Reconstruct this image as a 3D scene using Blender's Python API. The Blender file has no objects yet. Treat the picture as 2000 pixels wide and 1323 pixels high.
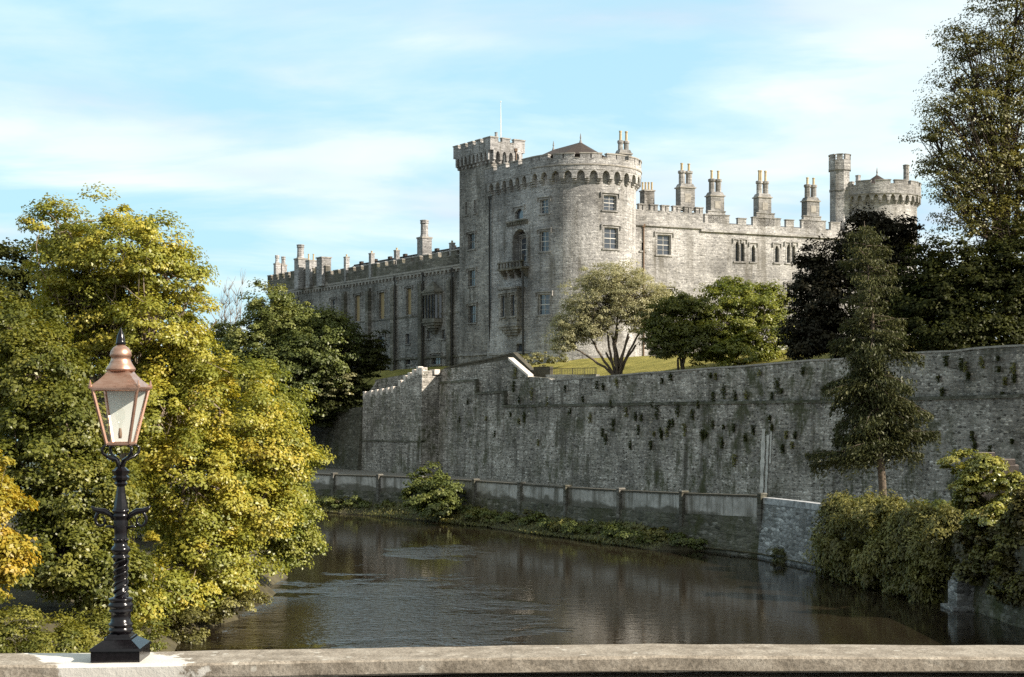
import bpy, math, random
import numpy as np
from mathutils import Vector
R = math.radians
# ---------------------------------------------------------------- camera, sky, sun, exposure
F = 2800.0            # focal length in photo pixels (photo 2000 x 1323)
HZ = 790.0            # horizon row
CH = 8.7              # camera height above the river
sc = bpy.context.scene
col = sc.collection
cd = bpy.data.cameras.new('camera'); cam = bpy.data.objects.new('camera', cd); col.objects.link(cam)
cam.location = (0, 0, CH); cam.rotation_euler = (R(90), 0, 0)
cd.sensor_width = 36.0; cd.lens = F / 2000 * 36.0; cd.shift_y = (HZ - 661.5) / 2000
cd.clip_start = 0.1; cd.clip_end = 6000
sc.camera = cam
SUN_AZ, SUN_EL = R(113), R(31)          # azimuth clockwise from +Y
sd = bpy.data.lights.new('sun', 'SUN'); sun = bpy.data.objects.new('sun', sd); col.objects.link(sun)
sd.energy = 5.0; sd.angle = R(0.5); sd.color = (1.0, 0.90, 0.77)
sdir = Vector((math.sin(SUN_AZ) * math.cos(SUN_EL), math.cos(SUN_AZ) * math.cos(SUN_EL), math.sin(SUN_EL)))
sun.rotation_euler = sdir.to_track_quat('Z', 'Y').to_euler()
sun.location = (60, -30, 80)
vs = sc.view_settings
sc.display_settings.display_device = 'sRGB'
vs.view_transform = 'Standard'; vs.look = 'None'; vs.exposure = 0.8; vs.gamma = 1.0; vs.use_curve_mapping = False
sc.render.film_transparent = False
try:
    sc.cycles.use_denoising = False
    sc.cycles.max_bounces = 6; sc.cycles.transparent_max_bounces = 16
    sc.cycles.use_adaptive_sampling = True; sc.cycles.adaptive_threshold = 0.012
except Exception: pass

class NT:
    """small helper round a node tree"""
    def __init__(s, tree): s.t = tree; s.n = tree.nodes; s.l = tree.links
    def add(s, kind, **kw):
        nd = s.n.new(kind)
        for k, v in kw.items(): setattr(nd, k, v)
        return nd
    def link(s, a, b): s.l.new(a, b)
    def math(s, op, a, b=None, clamp=False):
        nd = s.add('ShaderNodeMath', operation=op); nd.use_clamp = clamp
        for i, v in enumerate((a, b)):
            if v is None: continue
            if hasattr(v, 'links'): s.link(v, nd.inputs[i])
            else: nd.inputs[i].default_value = v
        return nd.outputs[0]
    def mix(s, fac, a, b, mode='MIX'):
        nd = s.add('ShaderNodeMix', data_type='RGBA', blend_type=mode); nd.clamp_factor = True
        for sock, v in ((nd.inputs[0], fac), (nd.inputs[6], a), (nd.inputs[7], b)):
            if hasattr(v, 'links'): s.link(v, sock)
            elif isinstance(v, (int, float)): sock.default_value = v
            else: sock.default_value = (*v, 1)
        return nd.outputs[2]
    def ramp(s, fac, stops, interp='LINEAR'):
        nd = s.add('ShaderNodeValToRGB'); cr = nd.color_ramp; cr.interpolation = interp
        while len(cr.elements) < len(stops): cr.elements.new(0.5)
        for e, (p, c) in zip(cr.elements, stops):
            e.position = p; e.color = (c, c, c, 1) if isinstance(c, (int, float)) else (*c, 1)
        s.link(fac, nd.inputs[0]); return nd.outputs[0]
    def coords(s, out='Object', scale=(1, 1, 1), rot=(0, 0, 0), loc=(0, 0, 0)):
        tc = s.add('ShaderNodeTexCoord'); mp = s.add('ShaderNodeMapping')
        mp.inputs['Scale'].default_value = scale; mp.inputs['Rotation'].default_value = rot; mp.inputs['Location'].default_value = loc
        s.link(tc.outputs[out], mp.inputs[0]); return mp.outputs[0]
    def noise(s, vec, scale, detail=4, rough=0.55, dist=0.0):
        nd = s.add('ShaderNodeTexNoise'); nd.inputs['Scale'].default_value = scale; nd.inputs['Detail'].default_value = detail
        nd.inputs['Roughness'].default_value = rough; nd.inputs['Distortion'].default_value = dist
        s.link(vec, nd.inputs['Vector']); return nd.outputs[0]

world = bpy.data.worlds.new('World'); sc.world = world; world.use_nodes = True
w = NT(world.node_tree); w.n.clear()
sky = w.add('ShaderNodeTexSky', sky_type='NISHITA'); sky.sun_disc = False
sky.sun_elevation = SUN_EL; sky.sun_rotation = SUN_AZ; sky.altitude = 50; sky.air_density = 1.0; sky.dust_density = 0.6; sky.ozone_density = 1.5
tc = w.add('ShaderNodeTexCoord'); sp = w.add('ShaderNodeSeparateXYZ'); w.link(tc.outputs['Generated'], sp.inputs[0])
zz = w.math('MAXIMUM', w.math('ADD', sp.outputs[2], 0.16), 0.04)
cb = w.add('ShaderNodeCombineXYZ')
w.link(w.math('DIVIDE', sp.outputs[0], zz), cb.inputs[0]); w.link(w.math('DIVIDE', sp.outputs[1], zz), cb.inputs[1])
mp = w.add('ShaderNodeMapping'); mp.inputs['Scale'].default_value = (0.75, 1.15, 1); mp.inputs['Rotation'].default_value = (0, 0, R(-10)); mp.inputs['Location'].default_value = (0.35, 1.7, 0)
w.link(cb.outputs[0], mp.inputs[0])
n1 = w.noise(mp.outputs[0], 1.6, 8, 0.55, 0.3)
n2 = w.noise(mp.outputs[0], 0.55, 3, 0.5, 0.1)
cf = w.math('ADD', w.math('MULTIPLY', n1, 0.62), w.math('MULTIPLY', n2, 0.42))
cf = w.math('ADD', cf, w.math('MULTIPLY', sp.outputs[0], 0.24))
cf = w.math('ADD', cf, w.math('MULTIPLY', w.math('MAXIMUM', w.math('SUBTRACT', 0.25, sp.outputs[1]), 0.0), 0.35))
cf = w.math('ADD', cf, w.math('MULTIPLY', w.math('MAXIMUM', w.math('SUBTRACT', sp.outputs[2], 0.35), 0.0), 0.5))  # unseen cloud added behind the viewer and overhead for more neutral fill light
cfac = w.ramp(cf, [(0.43, 0.03), (0.49, 0.36), (0.55, 0.80), (0.63, 1.0)])
n3 = w.noise(mp.outputs[0], 0.9, 4, 0.5, 0.2)
ccol = w.ramp(n3, [(0.34, (4.9, 5.7, 7.0)), (0.45, (6.6, 7.5, 7.9)), (0.58, (8.3, 8.9, 8.4)), (0.72, (8.9, 9.1, 8.5))])
skyc = w.mix(0.85, sky.outputs[0], (4.0, 6.7, 7.9))
bg = w.add('ShaderNodeBackground'); bg.inputs[1].default_value = 0.078
# sky dimmed overhead and behind the viewer, out of view, to cut fill light
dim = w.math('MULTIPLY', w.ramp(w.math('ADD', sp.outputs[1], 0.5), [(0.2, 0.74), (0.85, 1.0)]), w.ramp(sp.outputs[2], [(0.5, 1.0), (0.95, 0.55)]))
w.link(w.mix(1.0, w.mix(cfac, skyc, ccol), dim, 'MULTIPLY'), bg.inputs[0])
wo = w.add('ShaderNodeOutputWorld'); w.link(bg.outputs[0], wo.inputs[0])

# ---------------------------------------------------------------- helpers
def tag(o, label=None, cat=None, group=None, kind=None):
    if label: o['label'] = label
    if cat: o['category'] = cat
    if group: o['group'] = group
    if kind: o['kind'] = kind
    elif cat: o['kind'] = 'thing'
    return o
def W(px, py, Y): return Vector(((px - 1000) / F * Y, Y, CH + (HZ - py) / F * Y))
def GX(px, Y): return (px - 1000) / F * Y
def ZP(py, Y): return CH + (HZ - py) / F * Y
def empty(name, loc, label, cat, group=None):
    o = bpy.data.objects.new(name, None); col.objects.link(o); o.location = loc; o.empty_display_size = 0.5
    return tag(o, label, cat, group)

class MB:
    """collects shapes in world coordinates, links them as one mesh object"""
    def __init__(s): s.v = []; s.f = []; s.m = []
    def quad(s, a, b, c, d, m=0):
        i = len(s.v); s.v += [tuple(a), tuple(b), tuple(c), tuple(d)]; s.f.append((i, i + 1, i + 2, i + 3)); s.m.append(m)
    def poly(s, pts, m=0):
        i = len(s.v); s.v += [tuple(p) for p in pts]; s.f.append(tuple(range(i, i + len(pts)))); s.m.append(m)
    def hexa(s, lo, hi, m=0):
        """lo, hi: four points each, same winding"""
        i = len(s.v); s.v += [tuple(p) for p in lo] + [tuple(p) for p in hi]
        n = len(lo)
        s.f.append(tuple(i + k for k in reversed(range(n)))); s.f.append(tuple(i + n + k for k in range(n))); s.m += [m, m]
        for k in range(n):
            q = (k + 1) % n; s.f.append((i + k, i + q, i + n + q, i + n + k)); s.m.append(m)
    def box(s, c, h, m=0, ux=(1, 0), top=1.0):
        """c centre of base, h (half x, half y, height); ux plan direction; top scales the top"""
        ux = Vector((ux[0], ux[1], 0)).normalized(); uy = Vector((-ux.y, ux.x, 0)); c = Vector(c)
        q = lambda k, z: [c + ux * (a * h[0] * k) + uy * (b * h[1] * k) + Vector((0, 0, z)) for a, b in ((-1, -1), (1, -1), (1, 1), (-1, 1))]
        s.hexa(q(1, 0), q(top, h[2]), m)
    def lathe(s, c, prof, n=24, m=0, rot=0.0, ax=None):
        """prof: (radius, z) pairs going up"""
        c = Vector(c); i = len(s.v)
        for r, z in prof:
            for k in range(n):
                a = rot + 2 * math.pi * k / n; s.v.append((c.x + r * math.cos(a), c.y + r * math.sin(a), c.z + z))
        for j in range(len(prof) - 1):
            for k in range(n):
                q = (k + 1) % n; s.f.append((i + j * n + k, i + j * n + q, i + (j + 1) * n + q, i + (j + 1) * n + k)); s.m.append(m)
        s.f.append(tuple(i + k for k in reversed(range(n)))); s.m.append(m)
        e = i + (len(prof) - 1) * n; s.f.append(tuple(e + k for k in range(n))); s.m.append(m)
    def tube(s, pts, rad, n=6, m=0):
        pts = [Vector(p) for p in pts]; i = len(s.v); L = len(pts)
        if not hasattr(rad, '__len__'): rad = [rad] * L
        for j, p in enumerate(pts):
            t = (pts[min(j + 1, L - 1)] - pts[max(j - 1, 0)])
            if t.length < 1e-9: t = Vector((0, 0, 1))
            t.normalize()
            a = t.cross(Vector((0.31, 0.95, 0.03)))
            if a.length < 0.1: a = t.cross(Vector((1, 0, 0)))
            a.normalize(); b = t.cross(a)
            for k in range(n):
                th = 2 * math.pi * k / n; s.v.append(tuple(p + (a * math.cos(th) + b * math.sin(th)) * rad[j]))
        for j in range(L - 1):
            for k in range(n):
                q = (k + 1) % n; s.f.append((i + j * n + k, i + j * n + q, i + (j + 1) * n + q, i + (j + 1) * n + k)); s.m.append(m)
        s.f.append(tuple(i + k for k in reversed(range(n)))); e = i + (L - 1) * n; s.f.append(tuple(e + k for k in range(n))); s.m += [m, m]
    def build(s, name, mats, parent=None, smooth=False):
        if not isinstance(mats, (list, tuple)): mats = [mats]
        off = Vector((0, 0, 0))
        p = parent
        while p is not None: off = off + p.location; p = p.parent
        me = bpy.data.meshes.new(name)
        me.from_pydata([(a - off.x, b - off.y, c - off.z) for a, b, c in s.v], [], s.f)
        for m in mats: me.materials.append(m)
        me.polygons.foreach_set('material_index', s.m)
        if smooth: me.polygons.foreach_set('use_smooth', [True] * len(s.f))
        me.update(); me.validate()
        o = bpy.data.objects.new(name, me); col.objects.link(o)
        if parent is not None: o.parent = parent
        return o

# ---------------------------------------------------------------- materials
def new_mat(name):
    m = bpy.data.materials.new(name); m.use_nodes = True; t = NT(m.node_tree); t.n.clear()
    out = t.add('ShaderNodeOutputMaterial'); return m, t, out
def principled(t, out, **kw):
    b = t.add('ShaderNodeBsdfPrincipled'); t.link(b.outputs[0], out.inputs[0])
    for k, v in kw.items():
        if hasattr(v, 'links'): t.link(v, b.inputs[k])
        else: b.inputs[k].default_value = v if isinstance(v, (int, float)) else (*v, 1)
    return b
def bump(t, b, h, strength, dist):
    bp = t.add('ShaderNodeBump'); bp.inputs['Strength'].default_value = strength; bp.inputs['Distance'].default_value = dist
    t.link(h, bp.inputs['Height']); t.link(bp.outputs[0], b.inputs['Normal'])
def masonry(name, dark, mid, light, mortar, cell=(0.42, 0.2), streak=0.5, moss=(0.05, 0.055, 0.02), moss_amt=0.0, rough=0.92, stain=(0.09, 0.08, 0.06), course=0.35):
    m, t, out = new_mat(name)
    base = t.coords('Object')
    wob = t.add('ShaderNodeTexNoise'); wob.inputs['Scale'].default_value = 1.6; wob.inputs['Detail'].default_value = 2; t.link(base, wob.inputs[0])
    va = t.add('ShaderNodeVectorMath', operation='MULTIPLY_ADD'); t.link(wob.outputs[1], va.inputs[0]); va.inputs[1].default_value = (0.25, 0.25, 0.12); t.link(base, va.inputs[2])
    mp = t.add('ShaderNodeMapping'); mp.inputs['Scale'].default_value = (1 / cell[0], 1 / cell[0], 1 / cell[1]); t.link(va.outputs[0], mp.inputs[0])
    v1 = t.add('ShaderNodeTexVoronoi', feature='F1'); v1.inputs['Scale'].default_value = 1; t.link(mp.outputs[0], v1.inputs[0])
    v2 = t.add('ShaderNodeTexVoronoi', feature='DISTANCE_TO_EDGE'); v2.inputs['Scale'].default_value = 1; t.link(mp.outputs[0], v2.inputs[0])
    sx = t.add('ShaderNodeSeparateColor'); t.link(v1.outputs['Color'], sx.inputs[0])
    c = t.ramp(sx.outputs[0], [(0.0, dark), (0.3, mid), (0.75, mid), (1.0, light)])
    c = t.mix(t.ramp(v2.outputs[0], [(0.02, 0.75), (0.12, 0.0)]), c, mortar)
    fine = t.noise(base, 5.0, 5, 0.65)
    c = t.mix(0.55, c, t.ramp(fine, [(0.3, 0.25), (0.7, 0.75)]), 'OVERLAY')
    crs = t.noise(t.coords('Object', (0.4, 0.4, 8.0)), 1.0, 3, 0.6)
    c = t.mix(course, c, t.ramp(crs, [(0.36, 0.2), (0.64, 0.8)]), 'OVERLAY')
    big = t.noise(base, 0.22, 5, 0.6)
    c = t.mix(0.75, c, t.ramp(big, [(0.34, 0.18), (0.64, 0.66)]), 'OVERLAY')
    sv = t.coords('Object', (1.1, 1.1, 0.10))
    st = t.noise(sv, 1.0, 5, 0.62)
    patch = t.noise(base, 0.13, 3, 0.5)
    sf = t.math('MULTIPLY', t.ramp(st, [(0.47, 0.0), (0.64, 1.0)]), t.ramp(patch, [(0.38, 0.25), (0.62, 1.0)]))
    c = t.mix(t.math('MULTIPLY', sf, streak), c, stain)
    if moss_amt:
        mn = t.noise(t.coords('Object', (1, 1, 0.55)), 0.8, 7, 0.72, 0.3); mb = t.noise(base, 0.09, 3, 0.5)
        mf = t.math('MULTIPLY', t.ramp(mn, [(0.47, 0.0), (0.60, 1.0)]), t.ramp(mb, [(0.42, 0.15), (0.58, 1.0)]))
        c = t.mix(t.math('MULTIPLY', mf, moss_amt), c, moss)
    b = principled(t, out, **{'Base Color': c, 'Roughness': rough})
    b.inputs['Specular IOR Level'].default_value = 0.25
    hh = t.math('ADD', t.math('MULTIPLY', t.ramp(v2.outputs[0], [(0.0, 0.0), (0.2, 1.0)]), 0.6), t.math('MULTIPLY', fine, 0.5))
    bump(t, b, hh, 0.55, 0.06)
    return m
def plain(name, c, rough=0.6, metal=0.0, var=0.12, scale=8.0, bumpd=0.0, spec=0.5):
    m, t, out = new_mat(name)
    n = t.noise(t.coords('Object'), scale, 5, 0.6)
    cc = t.mix(1.0, c, t.ramp(n, [(0.3, 1 - var), (0.7, 1 + var)]), 'MULTIPLY')
    b = principled(t, out, **{'Base Color': cc, 'Roughness': rough, 'Metallic': metal}); b.inputs['Specular IOR Level'].default_value = spec
    if bumpd: bump(t, b, n, 0.5, bumpd)
    return m
def leafmat(name, stops, trans=0.35, gloss=0.04, rough=0.45):
    m, t, out = new_mat(name)
    at = t.add('ShaderNodeAttribute', attribute_name='tint')
    c = t.ramp(at.outputs['Fac'], stops)
    d = t.add('ShaderNodeBsdfDiffuse'); t.link(c, d.inputs[0])
    tr = t.add('ShaderNodeBsdfTranslucent'); t.link(t.mix(1.0, c, (1.25, 1.15, 0.55), 'MULTIPLY'), tr.inputs[0])
    mx = t.add('ShaderNodeMixShader'); mx.inputs[0].default_value = trans; t.link(d.outputs[0], mx.inputs[1]); t.link(tr.outputs[0], mx.inputs[2])
    g = t.add('ShaderNodeBsdfGlossy'); g.inputs['Roughness'].default_value = rough; g.inputs[0].default_value = (0.9, 0.9, 0.8, 1)
    m2 = t.add('ShaderNodeMixShader'); m2.inputs[0].default_value = gloss; t.link(mx.outputs[0], m2.inputs[1]); t.link(g.outputs[0], m2.inputs[2])
    t.link(m2.outputs[0], out.inputs[0]); return m

M = {}
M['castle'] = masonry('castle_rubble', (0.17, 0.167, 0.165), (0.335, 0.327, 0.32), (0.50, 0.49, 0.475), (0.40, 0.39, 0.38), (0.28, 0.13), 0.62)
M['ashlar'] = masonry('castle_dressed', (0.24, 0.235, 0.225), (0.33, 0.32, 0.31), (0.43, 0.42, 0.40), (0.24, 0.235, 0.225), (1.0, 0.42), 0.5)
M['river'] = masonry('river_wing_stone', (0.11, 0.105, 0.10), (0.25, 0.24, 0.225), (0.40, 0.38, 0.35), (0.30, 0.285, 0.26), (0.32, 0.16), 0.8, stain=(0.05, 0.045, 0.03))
M['dark_ashlar'] = masonry('weathered_dressed', (0.10, 0.095, 0.08), (0.17, 0.16, 0.135), (0.27, 0.25, 0.22), (0.12, 0.11, 0.09), (0.9, 0.36), 0.7, moss_amt=0.5)
M['wall'] = masonry('retaining_rubble', (0.07, 0.062, 0.053), (0.305, 0.283, 0.252), (0.63, 0.595, 0.54), (0.41, 0.385, 0.345), (0.26, 0.12), 0.9, moss_amt=0.85, stain=(0.065, 0.058, 0.045), course=0.45)
M['mossy'] = masonry('mossy_stone', (0.05, 0.05, 0.04), (0.13, 0.125, 0.10), (0.25, 0.24, 0.21), (0.10, 0.10, 0.07), (0.5, 0.2), 0.7, moss_amt=0.9)
M['quay'] = masonry('quay_stone', (0.09, 0.09, 0.09), (0.28, 0.28, 0.28), (0.55, 0.55, 0.54), (0.2, 0.2, 0.19), (0.42, 0.17), 0.5, moss_amt=0.3)
M['coping'] = plain('coping_stone', (0.30, 0.28, 0.25), 0.9, 0, 0.35, 2.5, 0.02)
M['pale_coping'] = plain('pale_coping_stone', (0.62, 0.56, 0.50), 0.85, 0, 0.2, 3, 0.01)
M['dark_coping'] = plain('dark_coping_stone', (0.075, 0.068, 0.05), 0.95, 0, 0.4, 2, 0.02)
M['slate'] = plain('brown_slate', (0.040, 0.028, 0.022), 0.85, 0, 0.35, 3, 0.02)
M['lead'] = plain('grey_lead', (0.22, 0.22, 0.22), 0.6, 0, 0.2, 2)
M['pot'] = plain('clay_pot', (0.46, 0.37, 0.22), 0.85, 0, 0.2, 4)
M['frame'] = plain('painted_sash', (0.58, 0.56, 0.52), 0.6, 0, 0.1, 5)
M['blind'] = plain('ochre_blind', (0.33, 0.25, 0.13), 0.9, 0, 0.1, 3)
M['pipe'] = plain('drain_pipe', (0.20, 0.13, 0.085), 0.7, 0, 0.2, 5)
M['white'] = plain('white_paint', (0.78, 0.78, 0.74), 0.55, 0, 0.06, 3)
M['bark'] = plain('bark', (0.11, 0.085, 0.06), 0.95, 0, 0.45, 6, 0.03)
M['pale_bark'] = plain('pale_bark', (0.24, 0.19, 0.14), 0.95, 0, 0.4, 6, 0.03)
M['dark_bark'] = plain('dark_bark', (0.05, 0.035, 0.025), 0.95, 0, 0.4, 6, 0.03)
M['iron'] = plain('black_iron', (0.005, 0.004, 0.005), 0.20, 0.0, 0.5, 42, 0.0016, 0.42)
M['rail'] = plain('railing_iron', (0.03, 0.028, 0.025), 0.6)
def glassmat(name, c, rough=0.05):
    m, t, out = new_mat(name)
    n = t.noise(t.coords('Object'), 1.1, 3, 0.6)
    b = principled(t, out, **{'Base Color': c, 'Roughness': rough}); b.inputs['Specular IOR Level'].default_value = 1.0
    bump(t, b, n, 0.35, 0.05); return m
M['glass'] = glassmat('window_glass', (0.055, 0.065, 0.08))
M['roofglass'] = glassmat('skylight_glass', (0.45, 0.48, 0.50), 0.25)
# copper
def mk_copper():
    m, t, out = new_mat('lantern_copper')
    n = t.noise(t.coords('Object', (1, 1, 3)), 14, 6, 0.65)
    c = t.ramp(n, [(0.3, (0.34, 0.19, 0.13)), (0.5, (0.54, 0.325, 0.235)), (0.75, (0.66, 0.45, 0.35))])
    b = principled(t, out, **{'Base Color': c, 'Metallic': 0.85, 'Roughness': t.ramp(n, [(0.3, 0.46), (0.7, 0.30)])})
    bump(t, b, n, 0.15, 0.004); return m
M['copper'] = mk_copper()
def mk_pane():
    m, t, out = new_mat('lantern_glass')
    tr = t.add('ShaderNodeBsdfTransparent'); tr.inputs[0].default_value = (0.985, 0.99, 0.975, 1)
    g = t.add('ShaderNodeBsdfGlossy'); g.inputs['Roughness'].default_value = 0.03
    mx = t.add('ShaderNodeMixShader'); mx.inputs[0].default_value = 0.07; t.link(tr.outputs[0], mx.inputs[1]); t.link(g.outputs[0], mx.inputs[2])
    t.link(mx.outputs[0], out.inputs[0]); return m
M['pane'] = mk_pane()
M['weather'] = masonry('weathered_post', (0.08, 0.075, 0.06), (0.17, 0.16, 0.14), (0.28, 0.265, 0.24), (0.14, 0.13, 0.11), (0.6, 0.3), 0.6, moss_amt=0.5)
def mk_opal():
    m, t, out = new_mat('opal_glass')
    d = t.add('ShaderNodeBsdfDiffuse'); d.inputs[0].default_value = (0.88, 0.89, 0.84, 1)
    tr = t.add('ShaderNodeBsdfTranslucent'); tr.inputs[0].default_value = (0.80, 0.82, 0.72, 1)
    mx = t.add('ShaderNodeMixShader'); mx.inputs[0].default_value = 0.3; t.link(d.outputs[0], mx.inputs[1]); t.link(tr.outputs[0], mx.inputs[2])
    t.link(mx.outputs[0], out.inputs[0]); return m
M['opal'] = mk_opal()
def mk_water():
    m, t, out = new_mat('river_water')
    a = t.noise(t.coords('Object', (0.9, 1.5, 1), (0, 0, R(12))), 1.5, 3, 0.55, 0.4)
    b2 = t.noise(t.coords('Object', (0.8, 1.2, 1), (0, 0, R(-20))), 5.5, 2, 0.5)
    h = t.math('MULTIPLY', t.math('ADD', t.math('MULTIPLY', a, 0.7), t.math('MULTIPLY', b2, 0.28)), 0.5)
    edge = t.noise(t.coords('Object', (1, 1.4, 1)), 0.28, 5, 0.65)
    rip = None
    for cx, cy, rx, ry in ((-5.5, 60, 6.5, 12), (-4.6, 85, 3.2, 4.0)):
        q = t.coords('Object', (1 / rx, 1 / ry, 0), (0, 0, 0), (-cx / rx, -cy / ry, 0))
        ln = t.add('ShaderNodeVectorMath', operation='LENGTH'); t.link(q, ln.inputs[0])
        k = t.ramp(t.math('SUBTRACT', t.math('ADD', 1.1, t.math('MULTIPLY', t.math('SUBTRACT', edge, 0.5), 2.6)), ln.outputs['Value']), [(0.1, 0), (0.6, 1)])
        rip = k if rip is None else t.math('MAXIMUM', rip, k)
    wv = t.noise(t.coords('Object', (1.0, 2.0, 1), (0, 0, R(6))), 2.0, 3, 0.6, 0.5)
    h = t.math('ADD', h, t.math('MULTIPLY', t.math('MULTIPLY', wv, rip), 9.0))
    mud = t.ramp(t.noise(t.coords('Object'), 0.09, 4, 0.6), [(0.3, (0.015, 0.0115, 0.007)), (0.7, (0.026, 0.020, 0.013))])
    b = principled(t, out, **{'Base Color': mud, 'Roughness': 0.05}); b.inputs['IOR'].default_value = 1.33; b.inputs['Specular IOR Level'].default_value = 0.5
    bump(t, b, h, 0.20, 0.07); return m
M['water'] = mk_water()
def mk_grass():
    m, t, out = new_mat('lawn_grass')
    n = t.noise(t.coords('Object'), 0.6, 6, 0.65); n2 = t.noise(t.coords('Object'), 9, 4, 0.7)
    c = t.ramp(n, [(0.3, (0.16, 0.15, 0.04)), (0.55, (0.27, 0.24, 0.065)), (0.75, (0.38, 0.32, 0.10))])
    c = t.mix(0.4, c, t.ramp(n2, [(0.3, 0.25), (0.7, 0.75)]), 'OVERLAY')
    b = principled(t, out, **{'Base Color': c, 'Roughness': 0.95}); b.inputs['Specular IOR Level'].default_value = 0.1
    bump(t, b, n2, 0.8, 0.1); return m
M['lawn'] = mk_grass()
M['earth'] = plain('bank_earth', (0.07, 0.06, 0.03), 0.95, 0, 0.5, 1.5, 0.1)
M['path'] = plain('path_gravel', (0.22, 0.20, 0.17), 0.95, 0, 0.3, 4, 0.02)
M['asphalt'] = plain('road_asphalt', (0.05, 0.05, 0.05), 0.9, 0, 0.3, 20, 0.01)
def mk_render():
    m, t, out = new_mat('pale_render')
    base = t.coords('Object'); n = t.noise(base, 1.4, 6, 0.65); s = t.noise(t.coords('Object', (1.3, 1.3, 0.12)), 1.2, 4, 0.6)
    c = t.ramp(n, [(0.3, (0.26, 0.25, 0.225)), (0.55, (0.48, 0.46, 0.43)), (0.75, (0.62, 0.60, 0.565))])
    c = t.mix(t.ramp(s, [(0.48, 0.0), (0.62, 0.8)]), c, (0.12, 0.11, 0.085))
    sx = t.add('ShaderNodeSeparateXYZ'); t.link(base, sx.inputs[0])
    lowz = t.math('ADD', sx.outputs[2], t.math('MULTIPLY', t.math('SUBTRACT', t.noise(t.coords('Object', (.5, .5, 1)), .55, 4, .6), 0.5), 2.2))   # damp, algae covered foot with a wavy edge
    c = t.mix(t.ramp(t.math('MULTIPLY', lowz, 0.3), [(0.62, 0.85), (0.68, 0.0)]), c, (0.085, 0.078, 0.055))
    b = principled(t, out, **{'Base Color': c, 'Roughness': 0.9}); bump(t, b, n, 0.3, 0.02); return m
M['render'] = mk_render()
def mk_parapet():
    m, t, out = new_mat('parapet_stone')
    base = t.coords('Object'); n = t.noise(base, 5, 8, 0.7); sp_ = t.noise(base, 46, 3, 0.7); bl = t.noise(base, 1.3, 5, 0.6)
    c = t.ramp(n, [(0.28, (0.15, 0.125, 0.095)), (0.5, (0.29, 0.25, 0.20)), (0.72, (0.43, 0.385, 0.32))])
    c = t.mix(0.6, c, t.ramp(sp_, [(0.3, 0.2), (0.7, 0.8)]), 'OVERLAY')
    c = t.mix(t.ramp(bl, [(0.55, 0.0), (0.7, 0.55)]), c, (0.42, 0.38, 0.32))
    sx0 = t.add('ShaderNodeSeparateXYZ'); t.link(base, sx0.inputs[0])
    fr_ = t.math('FRACT', t.math('DIVIDE', t.math('ADD', sx0.outputs[0], t.math('MULTIPLY', t.noise(base, 9, 3, .6), 0.02)), 1.83))
    c = t.mix(t.math('MULTIPLY', t.ramp(fr_, [(0.002, 0.55), (0.005, 0.0)]), t.ramp(t.noise(base, 14, 2, .5), [(0.4, 0.2), (0.55, 1.0)])), c, (0.10, 0.085, 0.065))
    vo = t.add('ShaderNodeTexVoronoi', feature='F1'); vo.inputs['Scale'].default_value = 7.0; t.link(base, vo.inputs[0])
    lic = t.math('ADD', vo.outputs['Distance'], t.math('MULTIPLY', t.noise(base, 30, 4, .7), 0.35))
    c = t.mix(t.math('MULTIPLY', t.ramp(lic, [(0.30, 0.7), (0.36, 0.0)]), t.ramp(bl, [(0.40, 0.0), (0.55, 1.0)])), c, (0.60, 0.57, 0.50))
    pit = t.noise(base, 120, 2, .5); c = t.mix(t.ramp(pit, [(0.34, 0.6), (0.42, 0.0)]), c, (0.09, 0.075, 0.055))
    # fresh mortar patch round the lamp's foot, with a ragged edge
    sx = t.add('ShaderNodeSeparateXYZ'); t.link(base, sx.inputs[0])
    rag = t.math('ADD', sx.outputs[0], t.math('MULTIPLY', t.math('SUBTRACT', t.noise(base, 4.5, 5, 0.6), 0.5), 0.9))
    rag = t.math('ADD', rag, t.math('MULTIPLY', sx.outputs[1], 0.8))
    pm = t.math('MULTIPLY', t.ramp(t.math('ADD', t.math('MULTIPLY', rag, 0.2), 0.9), [(0.215, 0), (0.225, 1)]), t.ramp(t.math('ADD', t.math('MULTIPLY', rag, 0.2), 0.9), [(0.415, 1), (0.422, 0)]))
    c = t.mix(t.math('MULTIPLY', pm, 0.92), c, t.ramp(n, [(0.3, (0.62, 0.59, 0.53)), (0.7, (0.76, 0.73, 0.67))]))
    b = principled(t, out, **{'Base Color': c, 'Roughness': 0.92}); b.inputs['Specular IOR Level'].default_value = 0.2
    bump(t, b, t.math('ADD', n, t.math('MULTIPLY', sp_, 0.4)), 0.6, 0.012); return m
M['parapet'] = mk_parapet()

# ---------------------------------------------------------------- setting: water, banks, lawn, road
def sheet(name, rows, mat, smooth=True):
    """rows: list of rows of points"""
    v = [tuple(p) for r in rows for p in r]; n = len(rows[0]); f = []
    for i in range(len(rows) - 1):
        for j in range(n - 1): f.append((i * n + j, i * n + j + 1, (i + 1) * n + j + 1, (i + 1) * n + j))
    me = bpy.data.meshes.new(name); me.from_pydata(v, [], f); me.materials.append(mat)
    if smooth: me.polygons.foreach_set('use_smooth', [True] * len(f))
    o = bpy.data.objects.new(name, me); col.objects.link(o); return tag(o, kind='structure')
rnd = random.Random(3)
def wob(x, y, a=1.0): return a * (0.5 * math.sin(0.31 * x + 0.17 * y) + 0.3 * math.sin(0.83 * x - 0.57 * y + 1.3) + 0.2 * math.sin(1.9 * y + 0.7 * x))
sheet('river', [[(x, y, 0) for x in (-900, -300, -60, 0, 60, 300, 900)] for y in (-300, -60, 0, 60, 120, 300, 1500)], M['water'], False)
BANK = [(-40, -10.5), (12, -10.5), (40, -12.3), (52, -12.2), (60, -11.3), (68, -11.0), (80, -13), (100, -21), (120, -45), (140, -100), (160, -180)]
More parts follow.
